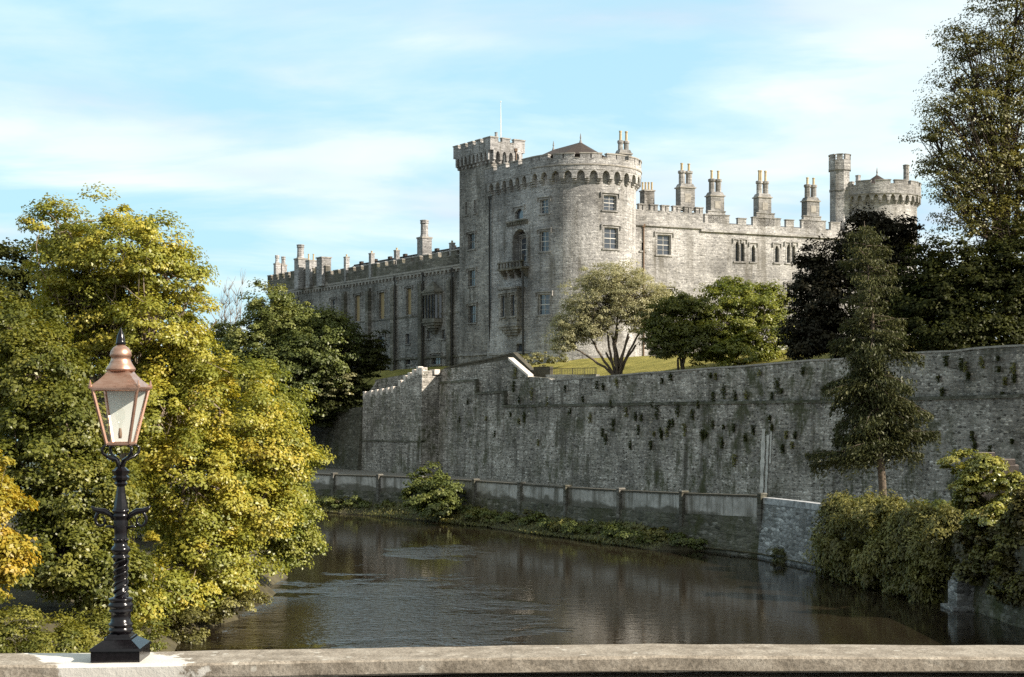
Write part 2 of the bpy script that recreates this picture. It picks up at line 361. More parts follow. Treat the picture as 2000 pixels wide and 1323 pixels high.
def bank_x(y):
    for (y0, x0), (y1, x1) in zip(BANK, BANK[1:]):
        if y <= y1: return x0 + (x1 - x0) * (y - y0) / (y1 - y0)
    return BANK[-1][1]
rows = []
for y in range(-40, 161, 2):
    bx = bank_x(y) + 0.35 * math.sin(y * 0.9) + 0.2 * math.sin(y * 2.3)
    rows.append([(bx - d, y, max(-0.5, z + (0.15 * wob(bx - d, y) if d > 0.2 else 0))) for d, z in ((-0.8, -0.5), (0, -0.05), (0.5, 0.35), (1.5, 0.9), (4, 1.5), (9, 2.2), (20, 3.0), (60, 4.0), (300, 6.0), (800, 8))])
sheet('left_bank', rows, M['earth'])

# tall retaining wall line: starts right of the frame, runs away to the left
W0 = Vector((33.57, 94.0)); WD = Vector((-30.07, 46.0)).normalized(); WN = Vector((-WD.y, WD.x)) * 1.0   # WN points to the river
if WN.x > 0: WN = -WN
def wl(s, d=0.0): return W0 + WD * s - WN * d            # d metres behind the wall face
def s_px(px, d=0.0):
    k = (px - 1000) / F; p = W0 - WN * d
    return (k * p.y - p.x) / (WD.x - k * WD.y)
S_CORNER = s_px(862)
def wall_top(px): return None
TOPS = [(862, 722), (930, 713), (993, 702), (1033, 736), (1068, 738.5), (1069, 745), (1310, 727), (1600, 705), (2000, 677)]
def wtop_y(px):
    for (x0, y0), (x1, y1) in zip(TOPS, TOPS[1:]):
        if px <= x1: return y0 + (y1 - y0) * max(0, (px - x0)) / (x1 - x0)
    return 677
def wtop_at(px):
    if px >= 2000: y = 677
    else:
        for (x0, y0), (x1, y1) in zip(TOPS, TOPS[1:]):
            if px <= x1: y = y0 + (y1 - y0) * max(0, (px - x0)) / (x1 - x0); break
    s = s_px(min(px, 2000)); return ZP(y, wl(s).y)
GROUND = 13.9
S_END = s_px(690) - 2
rows = []
svals = [-70, -50, -30, -15, 0, 10, 20, 30, 40, 46, 50, 54, 58, 62, 66, 70, 74, 78, 82, 86, 89, 92, 94, 97, 101, 106, 112, 120, 130, 145, 170, 220, 300]
for s in svals:
    p = wl(s); px = 1000 + F * p.x / p.y
    e = wtop_at(px) - 0.55 if px > 1069 else (ZP(741, p.y) if px > 862 else 10.0)
    if px < 1069: e = min(e, 10.9)
    if s > 89: e = 9.0 - 6.9 * min(1, (s - 89) / 14)
    r = []
    for d in (0.45, 2, 4, 7, 10, 14, 20, 28, 45, 90, 200, 500, 1400):
        k = min(1.0, d / 15.0) if s < 89 else min(1.0, d / 12.0)
        k = k * k * (3 - 2 * k) * 0.5 + k * 0.5
        q = wl(s, d); z = e + (GROUND - e) * k
        if d > 45: z = GROUND + (d - 45) * 0.004
        r.append((q.x, q.y, z + (0.08 * wob(q.x, q.y) if 1 < d < 40 else 0)))
    rows.append(r)
sheet('castle_lawn', rows, M['lawn'])

# river wall path (waterside), from far left to the bridge on the right
RW = [(250, 131, 0), (450, 126, 925), (590, 121, 925), (760, 114, 930), (900, 108, 937), (1020, 102, 945), (1110, 97, 951.5), (1215, 92.5, 957.5), (1335, 87, 963), (1490, 82, 968), (1620, 75, 987), (1760, 67.5, 0), (1905, 61, 0), (2050, 54, 0), (2300, 44, 0)]
RP = [Vector((GX(px, Y), Y)) for px, Y, _ in RW]
WALK = 1.0
rows = []
for i, p in enumerate(RP):
    s = (p - W0).dot(WD); q = wl(s, 3.0)
    if i < 3: q = p + Vector((14, 50))
    rows.append([(p.x + (q.x - p.x) * k, p.y + (q.y - p.y) * k, WALK) for k in (0.004, 0.15, 0.4, 0.7, 1.0)])
sheet('canal_walk', rows, M['path'])

# ---------------------------------------------------------------- wall paths: straight or round faces with openings
class Line:
    def __init__(s, a, b, out):
        s.a = Vector(a); s.d = (Vector(b) - s.a); s.L = s.d.length; s.d.normalize()
        s.n = Vector((s.d.y, -s.d.x)); s.curved = False
        if s.n.dot(Vector(out)) < 0: s.n = -s.n
    def pt(s, u, o=0.0): return s.a + s.d * u + s.n * o
class Arc:
    def __init__(s, c, r, a0, sweep): s.c = Vector(c); s.r = r; s.a0 = a0; s.L = r * sweep; s.curved = True
    def pt(s, u, o=0.0):
        a = s.a0 + u / s.r; return s.c + Vector((math.cos(a), math.sin(a))) * (s.r + o)
def steps(path, u0, u1, size=0.5):
    n = max(1, int(math.ceil(abs(u1 - u0) / size))) if path.curved else 1
    return [u0 + (u1 - u0) * i / n for i in range(n + 1)]
def block(mb, path, u0, u1, o0, o1, z0, z1, m=0, size=0.5):
    us = steps(path, u0, u1, size)
    for k in range(len(us) - 1):
        P = [path.pt(us[k], o0), path.pt(us[k + 1], o0), path.pt(us[k + 1], o1), path.pt(us[k], o1)]
        mb.hexa([(p.x, p.y, z0) for p in P], [(p.x, p.y, z1) for p in P], m)
def u_px(path, px, o=0.0, lo=-2.0, hi=None):
    hi = path.L + 2 if hi is None else hi
    if path.curved:
        lo = 0.0; best = None; N = 600
        prev = None
        for i in range(N + 1):
            u = path.L * i / N; p = path.pt(u, o); x = 1000 + F * p.x / p.y
            if prev is not None and (prev[1] - px) * (x - px) <= 0 and x > prev[1]:
                return prev[0] + (u - prev[0]) * (px - prev[1]) / (x - prev[1])
            prev = (u, x)
        return path.L * 0.5
    k = (px - 1000) / F; a = path.a + path.n * o
    return (k * a.y - a.x) / (path.d.x - k * path.d.y)
def hole_px(path, px0, px1, py0, py1):
    u0, u1 = sorted((u_px(path, px0), u_px(path, px1)))
    Y = path.pt((u0 + u1) / 2).y
    return [u0, u1, ZP(py1, Y), ZP(py0, Y)]
def wall_face(mb, path, u0, u1, z0, z1, holes=(), off=lambda z: 0.0, m=0, depth=0.3, mr=None, zs=()):
    mr = m if mr is None else mr
    us = set(steps(path, u0, u1, 0.45)); zz_ = {z0, z1, *zs}
    for h in holes: us |= {h[0], h[1]}; zz_ |= {h[2], h[3]}
    us = sorted(u for u in us if u0 - 1e-6 <= u <= u1 + 1e-6); zz_ = sorted(z for z in zz_ if z0 - 1e-6 <= z <= z1 + 1e-6)
    for a, b in zip(us, us[1:]):
        for c, d in zip(zz_, zz_[1:]):
            um, zm = (a + b) / 2, (c + d) / 2
            if any(h[0] < um < h[1] and h[2] < zm < h[3] for h in holes): continue
            P = lambda u, z: (*path.pt(u, off(z)), z)
            mb.quad(P(a, c), P(b, c), P(b, d), P(a, d), m)
    for h in holes:
        dp = h[4] if len(h) > 4 else depth
        cs = [(h[0], h[2]), (h[1], h[2]), (h[1], h[3]), (h[0], h[3])]
        for (ua, za), (ub, zb) in zip(cs, cs[1:] + cs[:1]):
            mb.quad((*path.pt(ua, off(za)), za), (*path.pt(ub, off(zb)), zb), (*path.pt(ub, off(zb) - dp), zb), (*path.pt(ua, off(za) - dp), za), mr)
def window(parent, path, h, kind='sash', depth=0.3, stone=None, off=0.0, blind=False):
    """one window part: dressed stone surround, with the sash and the pane as its sub-parts"""
    stone = stone or M['ashlar']
    u0, u1, z0, z1 = h[:4]; wv, hv = u1 - u0, z1 - z0
    s = MB()
    j = 0.16
    block(s, path, u0 - j, u0 + 0.004, off - depth + .05, off + 0.035, z0, z1)
    block(s, path, u1 - 0.004, u1 + j, off - depth + .05, off + 0.035, z0, z1)
    block(s, path, u0 - j, u1 + j, off - depth + .05, off + 0.037, z1 - 0.003, z1 + 0.2)
    block(s, path, u0 - j - 0.1, u1 + j + 0.1, off - depth + .05, off + 0.14, z0 - 0.18, z0 + 0.003)
    if kind != 'slit':
        block(s, path, u0 - j - 0.22, u1 + j + 0.22, off - 0.05, off + 0.17, z1 + 0.22, z1 + 0.36)     # hood mould
        for e in (u0 - j - 0.22, u1 + j + 0.10): block(s, path, e, e + 0.12, off - 0.05, off + 0.168, z1 - 0.22, z1 + 0.222)
    if kind == 'lancet':                                                                                 # pointed head
        rise = min(hv * 0.4, wv * 0.9); n = 6
        for sg in (0, 1):
            pr = None
            for i in range(n + 1):
                t = i / n; a = math.acos(1 - t * 0.5 * 2 / 2)      # quarter of a pointed arch
                uu = t * wv / 2; zc = z1 - rise + rise * math.sin(min(1, t) * math.pi / 2) ** 0.8
                ua = u0 + uu if sg == 0 else u1 - uu
                if pr:
                    q = [(pr[0], pr[1]), (ua, zc), (ua, z1 + 0.002), (pr[0], z1 + 0.002)]
                    s.hexa([(*path.pt(a_, off - depth + 0.06), b_) for a_, b_ in q], [(*path.pt(a_, off + 0.03), b_) for a_, b_ in q])
                pr = (ua, zc)
    win = s.build('window', stone, parent)
    f = MB(); t = 0.055; o0, o1 = off - depth - 0.02, off - depth + 0.05
    if kind != 'slit':
        for a, b in ((u0, u0 + t), (u1 - t, u1)): block(f, path, a, b, o0, o1, z0, z1)
        block(f, path, u0 + t, u1 - t, o0, o1 + .002, z0, z0 + t); block(f, path, u0 + t, u1 - t, o0, o1 + .002, z1 - t, z1)
        if kind in ('sash', 'mullion'):
            block(f, path, u0 + t, u1 - t, o0, o1 - .002, z0 + hv * 0.5 - 0.04, z0 + hv * 0.5 + 0.04)
            nb = 2 if kind == 'sash' else 4
            for i in range(1, nb): block(f, path, u0 + wv * i / nb - 0.02, u0 + wv * i / nb + 0.02, o0, o1 - .004, z0 + t, z1 - t)
            if kind == 'sash':
                for q in (0.25, 0.75): block(f, path, u0 + t, u1 - t, o0, o1 - .006, z0 + hv * q - 0.014, z0 + hv * q + 0.014)
        f.build('sash_frame', M['frame'] if kind == 'sash' else M['dark_ashlar'], win)
    g = MB(); block(g, path, u0, u1, off - depth - 0.06, off - depth, z0, z1, size=5 if not path.curved else 0.5)
    g.build('pane', M['blind'] if blind else M['glass'], win)
    return win
def machicolation(mb, path, u0, u1, z_low, z_spring, z_top, over, pitch, cw, m=0, depth_steps=3):
    """stepped corbels with round arches between them, carrying an overhanging band whose underside is z_top"""
    n = max(1, round((u1 - u0) / pitch)); p = (u1 - u0) / n
    for i in range(n + 1):
        uc = u0 + i * p
        for k in range(depth_steps):
            za = z_low + (z_spring - z_low) * k / depth_steps; zb = z_low + (z_spring - z_low) * (k + 1) / depth_steps
            block(mb, path, uc - cw / 2, uc + cw / 2, -0.05, over * (k + 1) / depth_steps - 0.03, za, zb - 0.03, m)
        if i == n: break
        a, b = uc + cw / 2, uc + p - cw / 2; N = 7; r = (b - a) / 2
        pr = None
        block(mb, path, uc - cw / 2, uc + cw / 2, -0.05, over - .02, z_spring - 0.03, z_top, m)
        for k in range(N + 1):
            th = math.pi * k / N; ua = a + r - r * math.cos(th); zc = min(z_top - 0.02, z_spring + (z_top - z_spring - 0.08) * math.sin(th))
            if pr:
                q = [(pr[0], pr[1]), (ua, zc), (ua, z_top), (pr[0], z_top)]
                mb.hexa([(*path.pt(x, over * 0.15), z) for x, z in q], [(*path.pt(x, over - .02), z) for x, z in q], m)
            pr = (ua, zc)
    block(mb, path, u0 + n * p - cw / 2, u0 + n * p + cw / 2, -0.05, over - .02, z_spring - 0.03, z_top, m)
def battlement(mb, path, u0, u1, o0, o1, z0, z_emb, z_mer, mer, gap, m=0, mc=1, slit=False, start=0.0):
    block(mb, path, u0, u1, o0, o1, z0, z_emb, m)
    n = max(1, round((u1 - u0 + gap) / (mer + gap))); p = (u1 - u0 + gap) / n; mer = p - gap
    for i in range(n):
        a = u0 + i * p; b = a + mer
        if slit and mer > 0.8:
            c = (a + b) / 2
            block(mb, path, a, c - 0.07, o0, o1, z_emb - .004, z_mer, m); block(mb, path, c + 0.07, b, o0, o1, z_emb - .004, z_mer, m)
        else: block(mb, path, a, b, o0, o1, z_emb - .004, z_mer, m)
        block(mb, path, a - 0.06, b + 0.06, o0 - 0.06, o1 + 0.07, z_mer - 0.003, z_mer + 0.13, mc)
        if i < n - 1: block(mb, path, b + 0.06, b + gap - 0.06, o0 - 0.04, o1 + 0.05, z_emb - .006, z_emb + 0.08, mc)

# ---------------------------------------------------------------- the castle
castle = empty('castle', (4, 175, GROUND - 1.5), 'large grey stone castle with round towers and tall chimneys above the river wall', 'castle')
GB = GROUND - 2.2
CM = [M['castle'], M['ashlar']]
# --- front tower: a flat face on the left that runs into a round drum
dL = Vector((-0.68, 1.0)).normalized(); nL = Vector((-1.0, -0.68)).normalized()
T = Vector((2.6, 162.5)); RT = 6.42; CT = T - nL * RT
A = T + dL * 9.3
flat = Line(A, T, nL); drum = Arc(CT, RT, math.atan2(nL.y, nL.x) % (2 * math.pi), R(250))
batter = lambda z: 0.5 * max(0.0, min(1.0, (22.0 - z) / 10.0))
t_holes = [hole_px(drum, 1179, 1204, 382, 411), hole_px(drum, 1180, 1207, 445, 486), hole_px(drum, 1054.5, 1071, 390, 417), hole_px(drum, 1054, 1072, 452, 491), hole_px(drum, 1052, 1075, 575, 615)]
f_holes = [hole_px(flat, 1003, 1031, 448, 515) + [0.9], hole_px(flat, 1006, 1022, 408, 428), hole_px(flat, 1015, 1026, 672, 702)]
Z_COR, Z_SPR, Z_BAND, Z_EMB, Z_MER = 8.7 + 24.7, 8.7 + 25.35, 8.7 + 26.1, 8.7 + 27.35, 8.7 + 27.85
tw = MB()
wall_face(tw, drum, 0, drum.L, GB, Z_BAND, t_holes, batter, zs=(16, 19, 22))
wall_face(tw, flat, 0, flat.L, GB, Z_BAND, f_holes, batter, zs=(16, 19, 22), mr=1)
E = drum.pt(drum.L); B2 = A - nL * 9
for a, b in ((E, B2), (B2, A)): tw.quad((*a, GB), (*b, GB), (*b, Z_BAND), (*a, Z_BAND))
roofpts = [flat.pt(0, 0.0)] + [drum.pt(u, 0.0) for u in steps(drum, 0, drum.L, 0.8)] + [B2]
tw.poly([(p.x, p.y, Z_BAND + 0.15) for p in roofpts])
block(tw, flat, 0.4, 9.0, batter(14.6), batter(14.6) + 0.14, 14.5, 14.75, 1)
tower = tag(tw.build('round_tower', CM, castle), 'big round tower with a ring of corbels under its battlements')
pp = MB()
machicolation(pp, drum, 0.0, drum.L, Z_COR, Z_SPR, Z_BAND, 0.62, 1.33, 0.50)
machicolation(pp, flat, 0.5, flat.L - 0.6, Z_COR, Z_SPR, Z_BAND, 0.62, 1.33, 0.50)
block(pp, drum, 0, drum.L, 0.2, 0.72, Z_BAND + .5, Z_BAND + .64, 1)
battlement(pp, drum, 0.25, drum.L, 0.1, 0.64, Z_BAND, Z_EMB, Z_MER, 2.15, 0.6, slit=True)
battlement(pp, flat, -0.1, flat.L + 0.22, 0.1, 0.641, Z_BAND, Z_EMB, Z_MER, 1.7, 0.75)
pp.build('parapet', [M['castle'], M['coping']], tower)
for h in t_holes: window(castle, drum, h, off=batter((h[2] + h[3]) / 2))
# flat face: tall arched recess with a window, lunette, dentil row, balcony, oriel
h = f_holes[0]; am = MB(); off = batter(27)
n = 10; pr = None; rr = (h[1] - h[0]) / 2
for i in range(n + 1):
    th = math.pi * i / n; ua = h[0] + rr - rr * math.cos(th); zc = h[3] - rr + rr * math.sin(th)
    if pr:
        q = [pr, (ua, zc), (ua, h[3] + .01), (pr[0], h[3] + .01)]
        am.hexa([(*flat.pt(x, off - 0.85), z) for x, z in q], [(*flat.pt(x, off + 0.03), z) for x, z in q])
        e = lambda x, z, k: (h[0] + rr + (x - h[0] - rr) * k, h[3] - rr + (z - h[3] + rr) * k)
        q = [pr, (ua, zc), e(ua, zc, 1.16), e(*pr, 1.16)]
        am.hexa([(*flat.pt(x, off - 0.05), z) for x, z in q], [(*flat.pt(x, off + 0.16), z) for x, z in q])
    pr = (ua, zc)
block(am, flat, h[0] - .3, h[0], off - .05, off + 0.15, h[2], h[3] - rr); block(am, flat, h[1], h[1] + .3, off - .05, off + 0.15, h[2], h[3] - rr)
block(am, flat, h[0], h[1], off - 0.95, off - 0.85, h[2], h[3], 1)
arch = tag(am.build('arched_recess', [M['ashlar'], M['river']], castle), 'tall round-headed recess in the shaded flat face')
hw = [h[0] + 0.45, h[1] - 0.35, h[2] + 0.3, h[3] - 0.9]
window(castle, flat, hw, off=off - 0.60, depth=0.2)
window(castle, flat, f_holes[1], 'lancet', off=batter(33)); window(castle, flat, f_holes[2], 'slit', off=batter(14))
dm = MB(); ua, ub = u_px(flat, 992), u_px(flat, 1031); zd = ZP(433, 165)
block(dm, flat, ua, ub, -.05, 0.35, zd, zd + 0.16)
k = ua
while k < ub: block(dm, flat, k, k + 0.17, -.05, 0.28, zd - 0.36, zd + .003); k += 0.36
dm.build('dentil_ledge', M['dark_ashlar'], castle)
bm_ = MB(); ua, ub = u_px(flat, 985), u_px(flat, 1034); zb = ZP(527, 165)
block(bm_, flat, ua, ub, -.05, 1.05, zb, zb + 0.22)
for k in range(8):
    q = ua + (ub - ua) * (k + 0.15) / 8
    block(bm_, flat, q, q + 0.22, 0.8, 0.98, zb + .22, zb + 0.80)
block(bm_, flat, ua, ub, 0.76, 1.04, zb + 0.80, zb + 0.95)
for k in (0.08, 0.36, 0.64, 0.92):
    q = ua + (ub - ua) * k
    for j in range(3): block(bm_, flat, q - .16, q + .16, -.05, 0.9 - 0.26 * j, zb - 0.3 * (j + 1), zb - 0.3 * j - .004)
balcony = bm_.build('balcony', M['dark_ashlar'], castle)
om = MB(); ua, ub = u_px(flat, 987), u_px(flat, 1023); zo0, zo1 = ZP(636, 166), ZP(566, 166); oo = batter(20)
hs = [[ua + 0.45, ua + 1.25, zo0 + 1.0, zo1 - 0.7], [ub - 1.25, ub - 0.45, zo0 + 1.0, zo1 - 0.7]]
block(om, flat, ua, ub, -.05, 0.95, zo0, hs[0][2]); block(om, flat, ua, ub, -.05, 0.95, hs[0][3], zo1)
for a, b in ((ua, hs[0][0]), (hs[0][1], hs[1][0]), (hs[1][1], ub)): block(om, flat, a, b, -.05, 0.948, hs[0][2] - .004, hs[0][3] + .004)
block(om, flat, ua - .15, ub + .15, -.05, 1.12, zo1, zo1 + .22); block(om, flat, ua - .12, ub + .12, -.05, 1.08, zo0 - .2, zo0)
for j in range(4): block(om, flat, ua + 0.3 * j, ub - 0.3 * j, -.05, 0.9 - 0.2 * j, zo0 - .2 - 0.32 * (j + 1), zo0 - .2 - 0.32 * j - .004)
om.build('oriel', [M['river']], castle)
for hh in hs: window(castle, flat, hh, 'plain', off=0.95, depth=0.25, stone=M['river'])
# tower roof: low brown slate hip with two finials
rm = MB(); Yr = 167.5
e0, e1 = W(1048, 308, Yr), W(1182, 308, Yr); zE = ZP(313, Yr)
r0, r1 = W(1081, 291, Yr + 1), W(1134, 278, Yr); zr = r1.z
r0 = Vector((r0.x, r0.y, zr - 0.7))
ring = []
for k in range(14):
    a = 2 * math.pi * k / 14; ring.append(Vector(((e0.x + e1.x) / 2 + 4.5 * math.cos(a), Yr + 4.5 * math.sin(a), zE)))
for k in range(14):
    a, b = ring[k], ring[(k + 1) % 14]; ta = r0 if a.x < 6.0 else r1; tb = r0 if b.x < 6.0 else r1
    rm.poly([a, b, tb] if ta is tb else [a, b, tb, ta])
roof = rm.build('roof', M['slate'], castle)
for p in (r0, r1):
    fm = MB(); fm.lathe(p - Vector((0, 0, .12)), [(0.22, 0), (0.12, 0.25), (0.06, 0.5), (0.10, 0.62), (0.02, 1.15)], 8); fm.build('finial', M['lead'], roof)
# corner shadow: cast iron drain pipe between turret and flat face
def pipe(p, z0, z1, mat='pipe', r=0.08):
    pm = MB(); pm.tube([(p.x, p.y, z0), (p.x, p.y, (z0 + z1) / 2), (p.x, p.y, z1)], r, 7); pm.box((p.x, p.y, z1), (.17, .14, .35)); return pm.build('drain_pipe', M[mat], castle)
pipe(flat.pt(u_px(flat, 958) + .15, .25), 14, 33, 'rail', .11); pipe(flat.pt(u_px(flat, 1030), .62), 14, 25.5, 'rail', .12)  # pipes on the shaded face: shade put into a darker colour
S0 = CT + Vector((0.393, -0.92)) * 1.0; dR = Vector((0.92, 0.393)).normalized(); nR = Vector((0.393, -0.92)).normalized()
gw = Line(S0 + dR * 4, S0 + dR * 44, nR)
pipe(gw.pt(u_px(gw, 1256.5), 0.12), GB, 29.5)

# --- square turret left of the drum
TB = A - nL * 0.35 + dL * 0.15
TL = TB + dL * 7.2; TW = 3.9
tf = [Line(TL, TB, nL), Line(TB, TB - nL * TW, -dL), Line(TB - nL * TW, TL - nL * TW, -nL), Line(TL - nL * TW, TL, dL)]
Z2C, Z2S, Z2B, Z2E, Z2M = 8.7 + 28.75, 8.7 + 29.4, 8.7 + 30.2, 8.7 + 31.15, 8.7 + 31.65
q_holes = [hole_px(tf[0], 914.5, 927, 457, 487), hole_px(tf[0], 914.5, 928, 528, 559), hole_px(tf[0], 915, 929, 597, 631)]
b_holes = [hole_px(tf[0], 909, 912.5, 395, 420), hole_px(tf[0], 926, 929.5, 391, 416)]
tm = MB()
for i, p in enumerate(tf): wall_face(tm, p, 0, p.L, GB, Z2B + .6, (q_holes + b_holes) if i == 0 else [], zs=())
tm.poly([(*p.pt(0), Z2B + .5) for p in tf])
block(tm, tf[0], 0, tf[0].L, -.05, 0.16, 14.6, 14.85, 1)
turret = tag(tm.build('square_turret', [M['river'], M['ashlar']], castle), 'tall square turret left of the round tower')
pm = MB()
for p in tf:
    machicolation(pm, p, 0.1, p.L - 0.1, Z2C, Z2S, Z2B, 0.55, 0.92, 0.34, depth_steps=2)
    battlement(pm, p, -0.54, p.L + 0.10, 0.1, 0.55, Z2B, Z2E, Z2M, 1.15, 0.6)
pm.build('parapet', [M['castle'], M['coping']], turret)
for h in q_holes: window(castle, tf[0], h, 'mullion', stone=M['river'])
for h in b_holes: window(castle, tf[0], h, 'slit', stone=M['river'])
fp = W(978, 262, 174); pm = MB(); pm.tube([(fp.x, fp.y, Z2B), (fp.x, fp.y, Z2B + 4.2), (fp.x, fp.y, ZP(200, 174))], [0.07, 0.06, 0.03], 8); pm.lathe((fp.x, fp.y, ZP(200, 174) - .02), [(.03, 0), (.09, .08), (.03, .18)], 8)
pm.build('flagpole', M['white'], castle)
pm = MB(); q = W(969, 262, 174.5); pm.box((q.x, q.y, Z2B), (.3, .3, 2.0)); pm.lathe((q.x, q.y, Z2B + 2.0), [(.2, 0), (.17, .8), (.2, .82), (.2, .9)], 10)
pm.build('chimney', M['castle'], castle)
pipe(tf[1].pt(1.7, .15), 34.5, 40.0, 'white', 0.06); pipe(tf[1].pt(3.1, .62), 34.5, 39.0, 'pipe', 0.06)

# --- river wing, running away to the left
RB = TL - nL * 1.0 - dL * 0.6
rwL = Line(RB + dL * 58, RB, nL)
ZC = 8.7 + 17.2; RWE, RWM = 8.7 + 18.55, 8.7 + 19.15
rh = [hole_px(rwL, 793.5, 803.5, 563, 615), hole_px(rwL, 740, 751, 571, 623), hole_px(rwL, 693, 703, 577, 628), hole_px(rwL, 646, 655, 585, 630), hole_px(rwL, 601, 608, 590, 625), hole_px(rwL, 576, 582, 585, 600),
      ]
rl = [hole_px(rwL, 792, 800, 652, 672), hole_px(rwL, 738, 751, 657, 677), hole_px(rwL, 834, 840, 645, 662), hole_px(rwL, 863, 869, 644, 662), hole_px(rwL, 843, 861, 694, 712), hole_px(rwL, 794, 802, 698, 712)]
rm = MB(); wall_face(rm, rwL, 0, rwL.L, GB, ZC, rh + rl)
C1, C2 = rwL.pt(0) - nL * 9, rwL.pt(rwL.L) - nL * 9
rm.quad((*rwL.pt(0), GB), (*C1, GB), (*C1, RWE), (*rwL.pt(0), RWE)); rm.quad((*C1, GB), (*C2, GB), (*C2, RWE), (*C1, RWE))
rm.quad((*rwL.pt(0), ZC + .4), (*rwL.pt(rwL.L), ZC + .4), (*C2, ZC + .4), (*C1, ZC + .4))
for px in (675, 722, 771, 825, 882):
    u = u_px(rwL, px); block(rm, rwL, u - 0.42, u + 0.42, -.05, 0.5, GB, ZC - 1.6, 1); block(rm, rwL, u - 0.34, u + 0.34, -.05, 0.3, ZC - 1.6, ZC - 1.2, 1)
block(rm, rwL, 0, rwL.L, -.05, 0.2, 14.6, 14.85, 1); block(rm, rwL, 0, rwL.L, -.05, .1, 20.1, 20.3, 1)
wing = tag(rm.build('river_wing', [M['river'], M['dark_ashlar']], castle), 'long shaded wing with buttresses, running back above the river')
pm = MB()
block(pm, rwL, -.2, rwL.L, -.05, 0.32, ZC, ZC + .22, 1); block(pm, rwL, -.2, rwL.L, -.05, 0.22, ZC - .3, ZC, 1)
k = 0.2
while k < rwL.L - .3: block(pm, rwL, k, k + .28, -.05, 0.26, ZC - .62, ZC - .302, 1); k += 0.95
uS = u_px(rwL, 640)
battlement(pm, rwL, uS, rwL.L, -0.35, 0.25, ZC + .22, RWE, RWM, 1.5, 0.8)
battlement(pm, rwL, -0.2, uS - .004, -0.35, 0.30, ZC + .22, RWE + 0.65, RWM + 0.9, 1.2, 0.8)
pm.build('parapet', [M['dark_ashlar'], M['coping']], wing)
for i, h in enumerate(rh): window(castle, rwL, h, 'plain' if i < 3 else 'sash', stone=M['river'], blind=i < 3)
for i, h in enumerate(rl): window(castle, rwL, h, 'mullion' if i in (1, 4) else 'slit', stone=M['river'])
for px in (771, 825, 882): pipe(rwL.pt(u_px(rwL, px) + .5, .28), GB, ZC - .5, 'rail', .1)  # shaded wing: pipes coloured darker than the sunlit ones, for their shade
# oriel window on brackets
u0, u1 = u_px(rwL, 834), u_px(rwL, 864.5); om = MB(); z0o, z1o = ZP(627, 183), ZP(572, 183)
pts = [(u0, 0), (u0 + .45, 1.0), (u1 - .45, 1.0), (u1, 0)]
def oprism(mb, k, za, zb, m=0):
    uc = (u0 + u1) / 2; q = [(uc + (a - uc) * k, b * k) for a, b in pts]
    P = [rwL.pt(a, b) for a, b in q]; mb.hexa([(p.x, p.y, za) for p in P], [(p.x, p.y, zb) for p in P], m)
oprism(om, 1.0, z0o - 0.1, z0o + 0.3); oprism(om, 1.0, z1o - 0.3, z1o); oprism(om, 1.08, z1o, z1o + .2); oprism(om, 1.06, z0o - .25, z0o - .1)
for j in range(4): oprism(om, 0.92 - 0.2 * j, z0o - .25 - .34 * (j + 1), z0o - .25 - .34 * j - .003)
uc = (u0 + u1) / 2; P = [rwL.pt(a, b) for a, b in pts]; ap = rwL.pt(uc, 0.25)
for a, b in zip(P, P[1:]): om.poly([(*a, z1o + .2), (*b, z1o + .2), (*ap, z1o + 1.5)])
for a, b in zip(pts, pts[1:]):
    nm = 2 if a[1] != b[1] else 4
    for i in range(nm + 1):
        t = i / nm; p = rwL.pt(a[0] + (b[0] - a[0]) * t, (a[1] + (b[1] - a[1]) * t) * 0.97); om.box((p.x, p.y, z0o + .3), (.075, .075, z1o - .6 - z0o), 0, rwL.d)
oriel = tag(om.build('oriel', M['dark_ashlar'], castle), 'dark canted oriel window with a pointed stone roof')
gm = MB(); uc_ = 0.86
q = [rwL.pt((u0 + u1) / 2 + (a - (u0 + u1) / 2) * uc_, b * uc_) for a, b in pts]
for a, b in zip(q, q[1:]): gm.quad((*a, z0o + .3), (*b, z0o + .3), (*b, z1o - .3), (*a, z1o - .3))
gm.build('pane', M['glass'], oriel)
# skylight roof behind the battlements
rm = MB(); ra, rb = rwL.pt(u_px(rwL, 640)) - nL * 1.2, rwL.pt(rwL.L) - nL * 1.2; rc, rd = ra - nL * 3.2, rb - nL * 3.2
zq = ZC + 1.0; zr_ = 8.7 + 20.35
rm.quad((*ra, zq), (*rb, zq), (*rd, zr_), (*rc, zr_), 0); rm.quad((*(rc - nL * 3.2), zq), (*(rd - nL * 3.2), zq), (*rd, zr_), (*rc, zr_), 1)
rm.poly([(*ra, zq), (*rc, zr_), (*(rc - nL * 3.2), zq)], 1)
rm.hexa([(*(p + nL * o), zr_ - .02) for p, o in ((rc, .14), (rd, .14), (rd, -.14), (rc, -.14))], [(*(p + nL * o), zr_ + .14) for p, o in ((rc, .14), (rd, .14), (rd, -.14), (rc, -.14))], 1)
for i in range(19):
    t = i / 18; a, b = ra.lerp(rb, t), rc.lerp(rd, t); rm.tube([(*(a + nL * .02), zq + .05), (*b, zr_ + .05)], 0.05, 4, 1)
for i in range(9):
    t = (i + 0.5) / 9; p = rc.lerp(rd, t); rm.box((p.x, p.y, zr_ + .1), (.32, .2, .35), 1, dL)
tag(rm.build('roof', [M['roofglass'], M['slate']], castle), 'glazed pitched roof showing above the river wing battlements')
